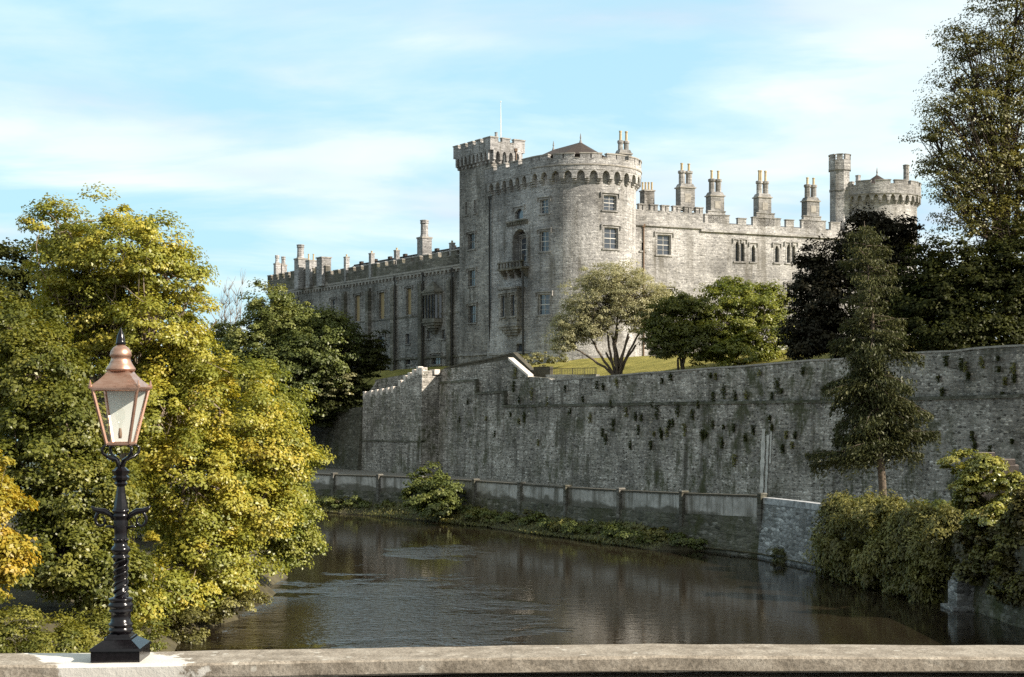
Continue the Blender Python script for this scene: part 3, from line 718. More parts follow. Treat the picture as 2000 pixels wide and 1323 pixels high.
def chimney_round(px, Y, w, z0, zsh, z1, mat='castle'):
    """square base, octagonal shaft, moulded cap"""
    X = GX(px, Y); c = MB(); r = w / 2
    c.box((X, Y, z0), (r * 1.12, r * 1.12, zsh - z0), 0, dL); c.box((X, Y, zsh), (r * 1.25, r * 1.25, .22), 1, dL)
    c.lathe((X, Y, zsh + .22), [(r * 1.0, 0), (r * .84, .35), (r * .80, z1 - zsh - .75), (r * .95, z1 - zsh - .68), (r * .95, z1 - zsh - .56), (r * .82, z1 - zsh - .5), (r * .98, z1 - zsh - .38), (r * .98, z1 - zsh - .26), (r * .7, z1 - zsh - .22)], 8, 0, 0.39)
    return c.build('chimney', [M[mat], M['coping']], castle)
chimney_round(829, 187, 1.25, ZC, ZP(467, 187), ZP(430, 187)); chimney_round(587, 214, 1.25, ZC, ZP(508, 214), ZP(478, 214))
chimney_round(541.5, 224, .75, ZC, ZP(515, 222), ZP(496, 222)); chimney_round(553.5, 224.5, .75, ZC, ZP(517, 222), ZP(498, 222))
def chimney_block(px0, px1, Y, z0, z1, pots, ztop, mat='castle', dirv=dL):
    X0, X1 = GX(px0, Y), GX(px1, Y); wv = X1 - X0; c = MB(); xm = (X0 + X1) / 2
    c.box((xm, Y, z0), (wv * .46, wv * .40, z1 - z0), 0, dirv); c.box((xm, Y, z1), (wv * .52, wv * .46, .16), 1, dirv)
    o = c.build('chimney', [M[mat], M['coping']], castle)
    for i in range(pots):
        p = MB(); x = X0 + wv * (i + .5) / pots; p.lathe((x, Y, z1 + .14), [(.15, 0), (.12, .1), (.11, ztop - z1 - .3), (.14, ztop - z1 - .24), (.14, ztop - z1 - .16)], 9); p.build('chimney_pot', M['pot'], o)
chimney_block(598, 617, 212, ZC, ZP(511, 212), 2, ZP(496, 212)); chimney_block(620, 645, 209, ZC, ZP(505, 209), 0, 0)
for px, y0, Y in ((677, 499, 203), (726, 492, 197), (775, 486, 192), (883, 472, 180)): chimney_block(px - 5, px + 5, Y, ZC, ZP(y0 + 5, Y), 1, ZP(y0 - 2, Y))

# --- garden wing, lit, running to the right
uA, uB = 0.0, u_px(gw, 1368.0); Ym = gw.pt(uB).y
ZN, ZF = 8.7 + 21.0, 8.7 + 20.75
gh1 = [hole_px(gw, 1283.5, 1310.5, 459, 498), hole_px(gw, 1252.5, 1258.5, 474, 490), hole_px(gw, 1288, 1314, 564, 600), hole_px(gw, 1288, 1312, 688, 706)]
gh2 = [hole_px(gw, a, b, c, d) for a, b, c, d in ((1436, 1443.5, 472, 511), (1446.5, 1454, 472, 511), (1467.5, 1475, 479, 512), (1513.5, 1521, 480, 513), (1536.5, 1543.5, 478, 514), (1546.5, 1553.5, 478, 514), (1536, 1543.5, 556, 592), (1548, 1555.5, 556, 592), (1560, 1567, 557, 592))]
gm = MB()
wall_face(gm, gw, uA, gw.L, GB, ZF, gh1 + gh2)
wall_face(gm, gw, uA, uB, ZF, ZN)
for o_, z_ in ((0, ZF),):
    a, b = gw.pt(gw.L), gw.pt(uA); a2, b2 = a - nR * 9, b - nR * 9
    gm.quad((*a, GB), (*a2, GB), (*a2, ZF + 1), (*a, ZF + 1)); gm.quad((*a2, GB), (*b2, GB), (*b2, ZF + 1), (*a2, ZF + 1)); gm.quad((*a, ZF + .6), (*b, ZF + .6), (*b2, ZF + .6), (*a2, ZF + .6))
gwing = tag(gm.build('garden_wing', CM, castle), 'sunlit wing with pointed windows between the two round towers')
pm = MB()
block(pm, gw, uA, uB + .35, -.05, .24, ZN - .05, ZN + .17, 1)
battlement(pm, gw, uA, uB + .3, -.35, .12, ZN + .17, 8.7 + 22.75, 8.7 + 23.4, 1.0, 0.55, slit=True)
block(pm, gw, uB + .004, gw.L, -.05, .26, ZF - .1, ZF + .18, 1)
zpar = lambda y, u: ZP(y, gw.pt(u).y)
block(pm, gw, uB + .304, gw.L, -.35, .08, ZF + .18, 8.7 + 21.72)
def mer_px(a, b, y0, y1, cop=True):
    ua, ub = u_px(gw, a), u_px(gw, b); block(pm, gw, ua, ub, -.35, .079, 8.7 + 21.70, zpar(y1, (ua + ub) / 2))
    z = zpar(y1, (ua + ub) / 2)
    if cop: block(pm, gw, ua - .06, ub + .06, -.4, .15, z - .003, z + .12, 1)
for a, b, y in ((1376, 1424, 421), (1382, 1416, 414), (1441, 1457, 428), (1470, 1524, 427), (1477, 1512, 418), (1535, 1550, 431), (1565, 1612, 432), (1569, 1603, 424), (1622, 1640, 436), (1652, 1690, 438)): mer_px(a, b, 0, y)
pm.build('parapet', CM, gwing)
rm = MB(); a, b = gw.pt(uB) - nR * 1.0, gw.pt(gw.L) - nR * 1.0
rm.quad((*a, ZF + .7), (*b, ZF + .7), (*(b - nR * 4), 8.7 + 22.55), (*(a - nR * 4), 8.7 + 22.55)); rm.quad((*(a - nR * 8), ZF + .7), (*(b - nR * 8), ZF + .7), (*(b - nR * 4), 8.7 + 22.55), (*(a - nR * 4), 8.7 + 22.55))
rm.build('roof', M['slate'], castle)
window(castle, gw, gh1[0]); window(castle, gw, gh1[1], 'slit'); window(castle, gw, gh1[2]); window(castle, gw, gh1[3], 'mullion')
for h in gh2: window(castle, gw, h, 'lancet', stone=M['ashlar'], depth=0.35)
def chimney_pair(px0, px1, Y, zb, zs0, zs1, zt, npot=2, mat='ashlar'):
    X0, X1 = GX(px0, Y), GX(px1, Y); wv = X1 - X0; xm = (X0 + X1) / 2; c = MB()
    zm = zs0 - 0.35 * (zs0 - zb)
    c.box((xm, Y, zb), (wv * .48, .6, zs0 - zb), 0, dR); c.box((xm, Y, zs0), (wv * .55, .72, .14), 1, dR); c.box((xm, Y, zs0 + .14), (wv * .50, .62, .40), 0, dR, 0.8)
    c.box((xm - dR.x * 0 + nR.x * .605, Y + nR.y * .605, zb + .35 * (zs0 - zb)), (wv * .20, .03, .4 * (zs0 - zb)), 1, dR)
    sh = []
    for i in (-1, 1):
        x = xm + dR.x * i * wv * .24; y = Y + dR.y * i * wv * .24; r = wv * .19
        c.lathe((x, y, zs0 + .5), [(r * 1.1, 0), (r, .1), (r * .96, zs1 - zs0 - .9), (r * 1.25, zs1 - zs0 - .8), (r * 1.25, zs1 - zs0 - .55), (r * .9, zs1 - zs0 - .5)], 8, 0, .39); sh.append((x, y))
    o = c.build('chimney', [M[mat], M['coping']], castle)
    for k in range(npot):
        x, y = sh[k % 2]; x += (0.18 if k == 2 else 0); p = MB(); hh = zt - zs1
        p.lathe((x, y, zs1 - .03), [(.2, 0), (.15, .12), (.14, hh * .85), (.18, hh * .87), (.18, hh)], 10); p.build('chimney_pot', M['pot'], o)
for px0, px1, yb, ys0, ys1, yt, npot in ((1322, 1355, 412, 369, 334, 319, 2), (1381, 1412, 422, 385, 350, 333, 2), (1474, 1504, 424, 388, 354, 333, 3), (1568, 1598, 428, 395, 361, 347, 2)):
    Y = gw.pt(u_px(gw, (px0 + px1) / 2)).y + .75
    chimney_pair(px0, px1, Y, ZP(yb, Y), ZP(ys0, Y), ZP(ys1, Y), ZP(yt, Y), npot)
chimney_block(1252, 1276, 172, ZN, ZP(375, 172), 4, ZP(356, 172), 'river', dR)
chimney_pair(1204, 1231, 168, ZP(315, 168), ZP(303, 168), ZP(275, 168), ZP(256, 168), 2)

# --- far round tower with its stair turret
C2 = Vector((GX(1713, 184.5), 184.5)); R2 = 4.95
dr2 = Arc(C2, R2, R(150), R(330)); tm = MB()
fh = [hole_px(dr2, 1648, 1653, 422, 450)]
wall_face(tm, dr2, 0, dr2.L, GB, 8.7 + 26.8, fh)
tm.poly([(*dr2.pt(u), 8.7 + 26.6) for u in steps(dr2, 0, dr2.L, .8)])
far = tag(tm.build('far_round_tower', CM, castle), 'round tower at the far right end, half hidden by dark trees')
window(castle, dr2, fh[0], 'slit')
pm = MB(); machicolation(pm, dr2, 0, dr2.L, 8.7 + 25.2, 8.7 + 25.7, 8.7 + 26.35, .5, .95, .36)
block(pm, dr2, 0, dr2.L, .1, .58, 8.7 + 26.36, 8.7 + 26.5, 1)
battlement(pm, dr2, 0, dr2.L, .05, .5, 8.7 + 26.35, 8.7 + 27.55, 8.7 + 28.0, 1.7, .5); pm.build('parapet', CM, far)
rm = MB(); rm.lathe((C2.x, C2.y, 8.7 + 27.0), [(3.6, 0), (3.2, .35), (0.15, ZP(343, 184.5) - 8.7 - 27.0)], 12); ro = rm.build('roof', M['slate'], castle)
fm = MB(); fm.lathe((C2.x, C2.y, ZP(344, 184.5)), [(.2, 0), (.08, .3), (.12, .45), (.02, 1.1)], 8); fm.build('finial', M['lead'], ro)
C3 = Vector((GX(1640, 182), 182)); st = Arc(C3, 1.3, R(90 + 22.5), R(359.9)); tm = MB()
def octo(mb, c, r, z0, z1, m=0): mb.lathe((c.x, c.y, z0), [(r, 0), (r, z1 - z0)], 8, m, R(10))
octo(tm, C3, 1.32, GB, 8.7 + 29.6); octo(tm, C3, 1.5, 8.7 + 29.6, 8.7 + 29.8, 1); octo(tm, C3, 1.48, 8.7 + 29.8, 8.7 + 30.9)
octo(tm, C3, 1.40, 8.7 + 27.0, 8.7 + 27.2, 1)
stt = tag(tm.build('stair_turret', CM, castle), 'slim eight-sided stair turret beside the far round tower')
pm = MB()
for k in range(8):
    a = R(10 + 22.5 + 45 * k); p = C3 + Vector((math.cos(a), math.sin(a))) * 1.22; pm.box((p.x, p.y, 8.7 + 30.9), (.14, .36, .62), 0, (math.cos(a), math.sin(a))); pm.box((p.x, p.y, 8.7 + 31.52), (.19, .42, .1), 1, (math.cos(a), math.sin(a)))
pm.build('parapet', CM, stt)
chimney_round(1770, 186, .9, 8.7 + 26.5, ZP(362, 186), ZP(322, 186), 'river')
chimney_block(1672, 1680, 186, 8.7 + 26.5, ZP(345, 186), 0, 0)

# ---------------------------------------------------------------- walls along the river
def profile_wall(mb, xy, zt, zb, thick, nrm, m=0, cap=None, capm=1, batter_=0.0):
    """upright wall along plan points xy with its own top height at each point"""
    for k in range(len(xy) - 1):
        a, b = xy[k], xy[k + 1]; n0 = nrm[k] if isinstance(nrm, list) else nrm; n1 = nrm[k + 1] if isinstance(nrm, list) else nrm
        za = zb[k] if hasattr(zb, '__len__') else zb; zbb = zb[k + 1] if hasattr(zb, '__len__') else zb
        bat = batter_
        lo = [a + n0 * bat, b + n1 * bat, b - n1 * thick, a - n0 * thick]; hi = [a, b, b - n1 * thick, a - n0 * thick]
        mb.hexa([(*lo[0], za), (*lo[1], zbb), (*lo[2], zbb), (*lo[3], za)], [(*hi[0], zt[k]), (*hi[1], zt[k + 1]), (*hi[2], zt[k + 1]), (*hi[3], zt[k])], m)
        if cap:
            q = [a + n0 * cap[1], b + n1 * cap[1], b - n1 * (thick + cap[1]), a - n0 * (thick + cap[1])]
            t0, t1 = zt[k], zt[k + 1]
            mb.hexa([(q[0].x, q[0].y, t0 - .004), (q[1].x, q[1].y, t1 - .004), (q[2].x, q[2].y, t1 - .004), (q[3].x, q[3].y, t0 - .004)], [(q[0].x, q[0].y, t0 + cap[0]), (q[1].x, q[1].y, t1 + cap[0]), (q[2].x, q[2].y, t1 + cap[0]), (q[3].x, q[3].y, t0 + cap[0])], capm)
rv = random.Random(11)
# tall retaining wall
BASEW = WALK - 0.1
wbase = wl(40)
rw = empty('retaining_wall', (wbase.x, wbase.y, BASEW), 'tall grey rubble retaining wall with dark plant stains, running below the castle lawn', 'wall')
mb = MB()
pxs = [862, 900, 930, 960, 993, 1010, 1033, 1050, 1068] + list(range(1080, 2001, 46)) + [2000]
pts = [(wl(s_px(px)), wtop_at(px)) for px in pxs]
pts += [(wl(-14), pts[-1][1] + .25), (wl(-40), pts[-1][1] + .7)]
pts = [(p, z + (rv.uniform(-.05, .05) if 10 < i else 0)) for i, (p, z) in enumerate(pts)]
NW_ = WN.copy()
STR = [(1002, 795), (1200, 792.5), (1480, 789), (1600, 786.5), (2000, 776.5)]
i_r = next(i for i, px in enumerate(pxs) if px >= 1080)
profile_wall(mb, [p for p, z in pts], [z for p, z in pts], BASEW, 0.7, NW_, 0, None, batter_=0.0)
rwall = mb.build('wall', M['wall'], rw)
# thicker battered lower stage below the string course
def stage(px0, px1, y0, y1, name='lower_stage', proud=0.3, n=14):
    mb = MB(); q = []
    for k in range(n + 1):
        px = px0 + (px1 - px0) * k / n; s = s_px(px); p = wl(s); q.append((p + WN * proud, ZP(y0 + (y1 - y0) * k / n, p.y)))
    profile_wall(mb, [p for p, z in q], [z for p, z in q], BASEW, proud - .003, WN, 0, None, batter_=0.35)
    return q, mb
lo = MB(); sc_ = MB()
for px0, px1, y0, y1, n in ((863, 935, 750, 745, 3), (935, 990, 771, 767.5, 3), (990, 1200, 796, 793, 8), (1200, 1600, 793, 787, 12), (1600, 2000, 787, 777, 12)):
    q, m_ = stage(px0, px1, y0, y1, n=n); base = len(lo.v); lo.v += m_.v; lo.f += [tuple(i + base for i in f) for f in m_.f]; lo.m += m_.m
    for (a, za), (b, zb) in zip(q, q[1:]):
        sc_.hexa([(*(a + WN * .16), za - .002), (*(b + WN * .16), zb - .002), (*(b - WN * .28), zb - .002), (*(a - WN * .28), za - .002)], [(*(a + WN * .13), za + .2), (*(b + WN * .13), zb + .2), (*(b - WN * .28), zb + .26), (*(a - WN * .28), za + .26)])
p0 = wl(s_px(2000)) + WN * .3; p1 = wl(-40) + WN * .3; z0 = ZP(777, wl(s_px(2000)).y)
profile_wall(lo, [p1, p0], [z0 + .4, z0], BASEW, .297, WN, 0, None, batter_=.35)
for px, ya, yb in ((935, 745, 771), (990, 767, 796)):
    p = wl(s_px(px)) + WN * .3; sc_.hexa([(*(p + WD * a + WN * b), ZP(yb, p.y)) for a, b in ((.14, .16), (-.14, .16), (-.14, -.28), (.14, -.28))], [(*(p + WD * a + WN * b), ZP(ya, p.y)) for a, b in ((.14, .158), (-.14, .158), (-.14, -.28), (.14, -.28))])
lo.build('lower_stage', M['wall'], rw); sc_.build('string_course', M['mossy'], rw)
cp = MB(); cx = [(p, z) for (p, z) in pts]
j0 = next(i for i, px in enumerate(pxs) if px > 1069)
for (a, za), (b, zb) in zip(cx[j0:], cx[j0 + 1:]):
    cp.hexa([(*(a + WN * .09), za - .003), (*(b + WN * .09), zb - .003), (*(b - WN * .8), zb - .003), (*(a - WN * .8), za - .003)], [(*(a + WN * .09), za + .13), (*(b + WN * .09), zb + .13), (*(b - WN * .8), zb + .13), (*(a - WN * .8), za + .13)])
cp.build('coping', M['coping'], rw)
cp = MB()   # pale sloping coping of the ramp gable
a, b = wl(s_px(994)), wl(s_px(1033)); za, zb = wtop_at(993.5), wtop_at(1032.8)
cp.hexa([(*(a + WN * .1), za - .05), (*(b + WN * .1), zb - .05), (*(b - WN * .55), zb - .05), (*(a - WN * .55), za - .05)], [(*(a + WN * .1), za + .2), (*(b + WN * .1), zb + .2), (*(b - WN * .55), zb + .2), (*(a - WN * .55), za + .2)])
tag(cp.build('sloping_coping', M['pale_coping'], rw), 'pale sunlit sloping coping on the gable')
# white lime streaks where a pipe drips down the wall
ls = MB()
for px, w_, y0, y1 in ((1499, .22, 838, 968), (1508, .13, 850, 968), (1514, .08, 838, 905)):
    p = wl(s_px(px)) + WN * .62; segs = 16
    for k in range(segs):
        a0, a1 = y0 + (y1 - y0) * k / segs, y0 + (y1 - y0) * (k + 1) / segs; f = lambda y: WN * (.36 * (y - 792) / 180 - .295); wa, wb = [w_ * rv.uniform(.7, 1.2) for _ in '12']
        if k: wa = lastw
        lastw = wb; A0, A1 = p + f(a0), p + f(a1); za, zb = ZP(a0, p.y), ZP(a1, p.y)
        ls.quad((*(A0 - WD * wa), za), (*(A0 + WD * wa), za), (*(A1 + WD * wb), zb), (*(A1 - WD * wb), zb))
ls.build('lime_streak', plain('lime_stain', (0.50, 0.48, 0.44), 0.9, 0, .35, 2), rw)
# bastion at the left end
nb = WN; cornr = wl(S_CORNER) + WN * 2.4
bl = cornr + WD * 14.0
ba = empty('bastion', (*(cornr + WD * 7), BASEW), 'grey stone bastion with a stepped row of small sunlit merlons', 'wall')
mb = MB()
def zat(py, p): return ZP(py, p.y)
N = 24; tops = [(690, 776), (703, 774), (765, 764), (790, 742), (822, 720), (827, 719)]
def ttop(px):
    for (x0, y0), (x1, y1) in zip(tops, tops[1:]):
        if px <= x1: return y0 + (y1 - y0) * max(0, px - x0) / (x1 - x0)
    return tops[-1][1]
q = []
for k in range(N + 1):
    p = bl.lerp(cornr, k / N); px = 1000 + F * p.x / p.y; q.append((p, zat(ttop(px), p)))
profile_wall(mb, [p for p, z in q], [z for p, z in q], BASEW - .3, .55, WN, 0, None, batter_=.25)
# right hand return face and the raised wall behind
a, b = cornr - WN * .55, wl(S_CORNER) - WN * .2
mb.hexa([(*(cornr - WN * .55), BASEW), (*(b), BASEW), (*(b + WD * .6), BASEW), (*(a + WD * .6), BASEW)], [(*(cornr - WN * .55), zat(724, a)), (*b, zat(724, b)), (*(b + WD * .6), zat(724, b)), (*(a + WD * .6), zat(724, a))])
a, b = bl - WN * 1.7 + WD * .2, cornr - WN * 1.7 + WD * .62
mb.hexa([(*a, 4), (*b, 4), (*(b - WN * .5), 4), (*(a - WN * .5), 4)], [(*a, zat(742, a)), (*b, zat(722, b)), (*(b - WN * .5), zat(722, b)), (*(a - WN * .5), zat(742, a))])
a2 = bl - WN * .55
mb.hexa([(*(bl + WD * .002), BASEW), (*(bl - WN * 1.7), BASEW), (*(bl - WN * 1.7 - WD * .5), BASEW), (*(bl - WD * .5), BASEW)], [(*(bl + WD * .002), zat(785, bl)), (*(bl - WN * 1.7), zat(745, bl)), (*(bl - WN * 1.7 - WD * .5), zat(745, bl)), (*(bl - WD * .5), zat(783, bl))])
mb.build('wall', M['wall'], ba)
c = MB(); a, b = bl + WN * .25, cornr + WN * .25
c.hexa([(*a, zat(861, a) - .1), (*b, zat(863, b) - .1), (*(b - WN * .5), zat(863, b) - .1), (*(a - WN * .5), zat(861, a) - .1)], [(*a, zat(861, a) + .1), (*b, zat(863, b) + .1), (*(b - WN * .5), zat(863, b) + .1), (*(a - WN * .5), zat(861, a) + .1)])
c.build('string_course', M['mossy'], ba)
for px in (711, 724, 735, 745, 756, 766, 780, 790, 798.5, 807, 815.5):
    k = (px - 1000) / F; t = (k * cornr.y - cornr.x) / (WD.x - k * WD.y); p = cornr + WD * t - WN * .28; z = zat(ttop(px), p)
    m_ = MB(); m_.box((p.x, p.y, z - .25), (.24, .30, .62), 0, WD); m_.box((p.x, p.y, z + .37), (.27, .33, .10), 0, WD, .8); m_.build('merlon', M['pale_coping'], ba)
for px, w2, y in ((823.5, .34, 718), (848, .55, 722)):
    p = cornr - WN * (.3 if px < 830 else 1.75) + WD * (.35 if px < 830 else .3); m_ = MB(); m_.box((p.x, p.y, zat(732, p)), (w2, .34, zat(y, p) - zat(732, p)), 0, WD); m_.build('end_block', M['pale_coping'], ba)
ow = []
for px, y in ((540, 842), (590, 826), (640, 810), (692, 797), (706, 795)):
    k = (px - 1000) / F; p0 = bl + WN * .2; t = (k * p0.y - p0.x) / (WD.x - k * WD.y); p = p0 + WD * t; ow.append((p, ZP(y, p.y)))
m_ = MB(); profile_wall(m_, [p for p, z in ow], [z for p, z in ow], .5, .8, WN, 0, None, batter_=.6)
tag(m_.build('overgrown_wall', M['mossy']), 'low mossy sloping wall left of the stepped bastion, half lost under plants', 'wall')
# second parapet of the ramp behind the gable, its shade put into the dark colour
pm_ = MB(); q = []
for px, y in ((868, 722), (905, 712), (950, 704), (1003, 691.5), (1022, 710), (1042, 730)):
    s = s_px(px, 2.6); p = wl(s, 2.6); q.append((p, ZP(y, p.y)))
profile_wall(pm_, [p for p, z in q], [z for p, z in q], 9.8, .4, WN, 0, (.16, .08), 1)
a, b = wl(s_px(1042, 2.6), 2.6), wl(s_px(1074, 2.6), 2.6); profile_wall(pm_, [a, b], [ZP(718, a.y), ZP(717, b.y)], 9.8, .4, WN, 0, (.05, .04), 1)
tag(pm_.build('ramp_wall', [M['dark_coping'], M['dark_coping']]), 'dark sloping ramp wall standing just behind the gable of the tall wall', 'wall')
# low rubble wall with railing in front of the lawn
pm_ = MB(); a, b = wl(s_px(1066, 1.4), 1.4), wl(s_px(1164, 3.2), 3.2); zt = ZP(731.5, b.y)
profile_wall(pm_, [a, a.lerp(b, .33), a.lerp(b, .66), b], [ZP(732, a.y), zt + .05, zt - .04, zt], 9.5, .45, WN, 0, None)
tag(pm_.build('garden_wall', M['castle']), 'low sunlit rubble wall carrying the small iron railing', 'wall')
rl_ = empty('railing', (*a.lerp(b, .5), zt), 'small dark iron railing at the edge of the lawn', 'railing')
c0, c1 = wl(s_px(1074, 2.6), 2.6), wl(s_px(1164, 3.4), 3.4); ztr = ZP(718.5, c1.y); zbr = ztr - .75
m_ = MB(); m_.tube([(*c0, ztr), (*c1, ztr)], .03, 5); m_.tube([(*c0, zbr + .12), (*c1, zbr + .12)], .025, 5); m_.build('rail', M['rail'], rl_)
for i in range(29):
    p = c0.lerp(c1, i / 28); m_ = MB(); m_.tube([(*p, zbr - .1), (*p, ztr + .02)], .05 if i % 7 == 0 else .022, 5); m_.build('bar', M['rail'], rl_)

# low pale canal wall with posts, and the dark river wall under it
cw = empty('canal_wall', (RP[4].x, RP[4].y, 0), 'long low pale wall with dark posts and coping along the water', 'wall')
top = [ZP(y, Y) if y else None for px, Y, y in RW]
idx = list(range(1, 10)); q = [RP[i] for i in idx]; zt = [top[i] for i in idx]
def normals(P):
    out = []
    for i in range(len(P)):
        d = (P[min(i + 1, len(P) - 1)] - P[max(i - 1, 0)]).normalized(); n = Vector((d.y, -d.x)); n = n if n.x < 0 else -n; out.append(n)
    return out
nq = normals(q)
m_ = MB(); profile_wall(m_, q, [z - .1 for z in zt], [z - 1.25 for z in zt], .3, nq, 0); m_.build('panel', M['render'], cw)
m_ = MB(); profile_wall(m_, [p + n * .12 for p, n in zip(q, nq)], [z - 1.25 for z in zt], -.5, .6, nq, 0, batter_=.3); m_.build('base', M['mossy'], cw)
m_ = MB(); profile_wall(m_, [p + n * .07 for p, n in zip(q, nq)], zt, [z - .102 for z in zt], .42, nq, 0); m_.build('coping', M['dark_coping'], cw)
for px in (655, 742, 828, 930, 1018, 1108, 1212, 1335, 1488):
    for i in range(len(RP) - 1):
        x0, x1 = RW[i][0], RW[i + 1][0]
        if x0 <= px <= x1:
            t = (px - x0) / (x1 - x0); p = RP[i].lerp(RP[i + 1], t); z = (top[i] or 0) * (1 - t) + (top[i + 1] or 0) * t; d = (RP[i + 1] - RP[i]).normalized()
            m_ = MB(); m_.box((p.x, p.y, z - 2.0), (.14, .24, 2.06), 0, d); m_.box((p.x, p.y, z + .06), (.19, .29, .08), 0, d, .85); m_.build('post', M['weather'], cw); break
qw = empty('quay_wall', (RP[10].x, RP[10].y, 0), 'rough pale rubble river wall with a whitewashed top, next to the ivy', 'wall')
q = [RP[9] + Vector((.02, -.02)), RP[9].lerp(RP[10], .5), RP[10]]; nq = normals(q); zt = [ZP(973, 82), ZP(980, 78.3), ZP(988, 75)]
m_ = MB(); profile_wall(m_, q, zt, -.5, .7, nq, 0, None, batter_=.45); m_.build('wall', M['quay'], qw)
m_ = MB(); profile_wall(m_, [p + n * .05 for p, n in zip(q, nq)], [z + .03 for z in zt], [z - .32 for z in zt], .5, nq, 0); m_.build('whitewash', plain('worn_whitewash', (.38, .38, .38), .9, 0, .5, 3), qw)
# old river wall under the ivy and its pier
iw = empty('river_wall', (RP[11].x, RP[11].y, 0), 'dark old river wall almost hidden under hanging ivy', 'wall')
q = [RP[10] - Vector((-.6, .1)), RP[11], RP[12], RP[13], RP[14]]; nq = normals(q)
m_ = MB(); profile_wall(m_, q, [3.2, 3.15, 3.1, 3.1, 3.1], -.5, .8, nq, 0, None, batter_=.4); m_.build('wall', M['mossy'], iw)
p = RP[12]; m_ = MB(); d = (RP[13] - RP[12]).normalized(); pw = p + normals([RP[12], RP[13]])[0] * .55
m_.box((pw.x, pw.y, -.4), (.50, .45, 1.55), 0, d); m_.box((pw.x, pw.y, 1.15), (.46, .4, .35), 0, d, .75)
m_.box((pw.x, pw.y, -.4), (.72, .7, .55), 0, d)
tag(m_.build('pier', M['quay']), 'small pale stone pier standing in the water under the ivy', 'pier')
gp = empty('gate_pier', (GX(2006, 63), 63, 0), 'dark square stone pier at the far right edge above the water', 'pier')
m_ = MB(); X = GX(2006, 63); m_.box((X, 63, -.5), (.55, .5, 5.6), 0, (1, .1)); m_.box((X, 63, 5.1), (.68, .62, .22), 0, (1, .1)); m_.build('shaft', M['mossy'], gp)
m_ = MB(); m_.box((X, 62.9, -.5), (.62, .55, 2.1), 0, (1, .1)); m_.build('base', M['quay'], gp)
# ruined chimney-like pillar inside the ivy
p = W(1942, 960, 64); m_ = MB(); m_.box((p.x, p.y, 2.0), (1.0, .7, 4.0), 0, (1, -.3)); m_.box((p.x - .35, p.y, 6.0), (.35, .5, .55), 0, (1, -.3)); m_.box((p.x + .62, p.y, 6.0), (.28, .5, .25), 0, (1, -.3)); m_.box((p.x, p.y, 3.5), (.25, .75, 1.2), 0, (1, -.3))
tag(m_.build('ruined_pillar', plain('brown_stone', (.17, .135, .115), .95, 0, .35, 3, .03)), 'broken brown stone pillar overgrown with ivy', 'pillar')

# ---------------------------------------------------------------- bridge: road, parapet, lamp
LY = 10.28
PT = CH - 1.79          # parapet top
sheet('road', [[(x, y, PT - 0.95) for x in (-60, -20, 0, 20, 60)] for y in (-12, -6, 0, 5, 9.9)], M['asphalt'], False)
par = empty('bridge_parapet', (0, LY, PT - 1), 'weathered brown stone bridge parapet with a pale mortar patch under the lamp', 'parapet')
PX = [(-14, 0.075), (-9, 0.05), (-4.2, .02), (-3.6, 0.012), (-2.75, .0), (-1.4, .028), (0, .05), (1.2, .062), (3, .055), (5, .045), (9, .03), (14, .0)]
m_ = MB(); fro, bak, hh, ch = 10.03, 10.56, .112, .014
def zpar_(x):
    for (x0, z0), (x1, z1) in zip(PX, PX[1:]):
        if x <= x1: return PT - .035 + z0 + (z1 - z0) * (x - x0) / (x1 - x0) if x > -2.75 else PT - .035 - (z0 + (z1 - z0) * (x - x0) / (x1 - x0)) * .55
    return PT
xs = [-14 + .35 * i for i in range(81)]; rp_ = random.Random(5)
joint = {int(i): 1 for i in range(0, 81, 6)}
prof = [(fro + ch, 0), (fro, -ch), (fro + .004, -hh + ch), (fro + .02, -hh), (bak - .02, -hh), (bak, -hh + ch), (bak, -ch), (bak - ch, 0)]
sec = []
for i, x in enumerate(xs):
    z = zpar_(x); j = [rp_.uniform(-.004, .004) for _ in prof]
    sec.append([(x, y + a, z + dz + a) for (y, dz), a in zip(prof, j)])
i0 = len(m_.v)
for s_ in sec: m_.v += s_
n = len(prof)
for i in range(len(sec) - 1):
    for k in range(n):
        q_ = (k + 1) % n; m_.f.append((i0 + i * n + k, i0 + i * n + q_, i0 + (i + 1) * n + q_, i0 + (i + 1) * n + k)); m_.m.append(0)
m_.build('coping', M['parapet'], par)
m_ = MB()
m_.box((0, (fro + bak) / 2, PT - 1.0), (14, .165, .86)); m_.build('wall', M['parapet'], par)
m_ = MB(); m_.box((0, 11.0, -.5), (60, .42, PT - .5)); tag(m_.build('bridge', M['quay']), 'stone bridge carrying the road and parapet over the river', 'bridge')

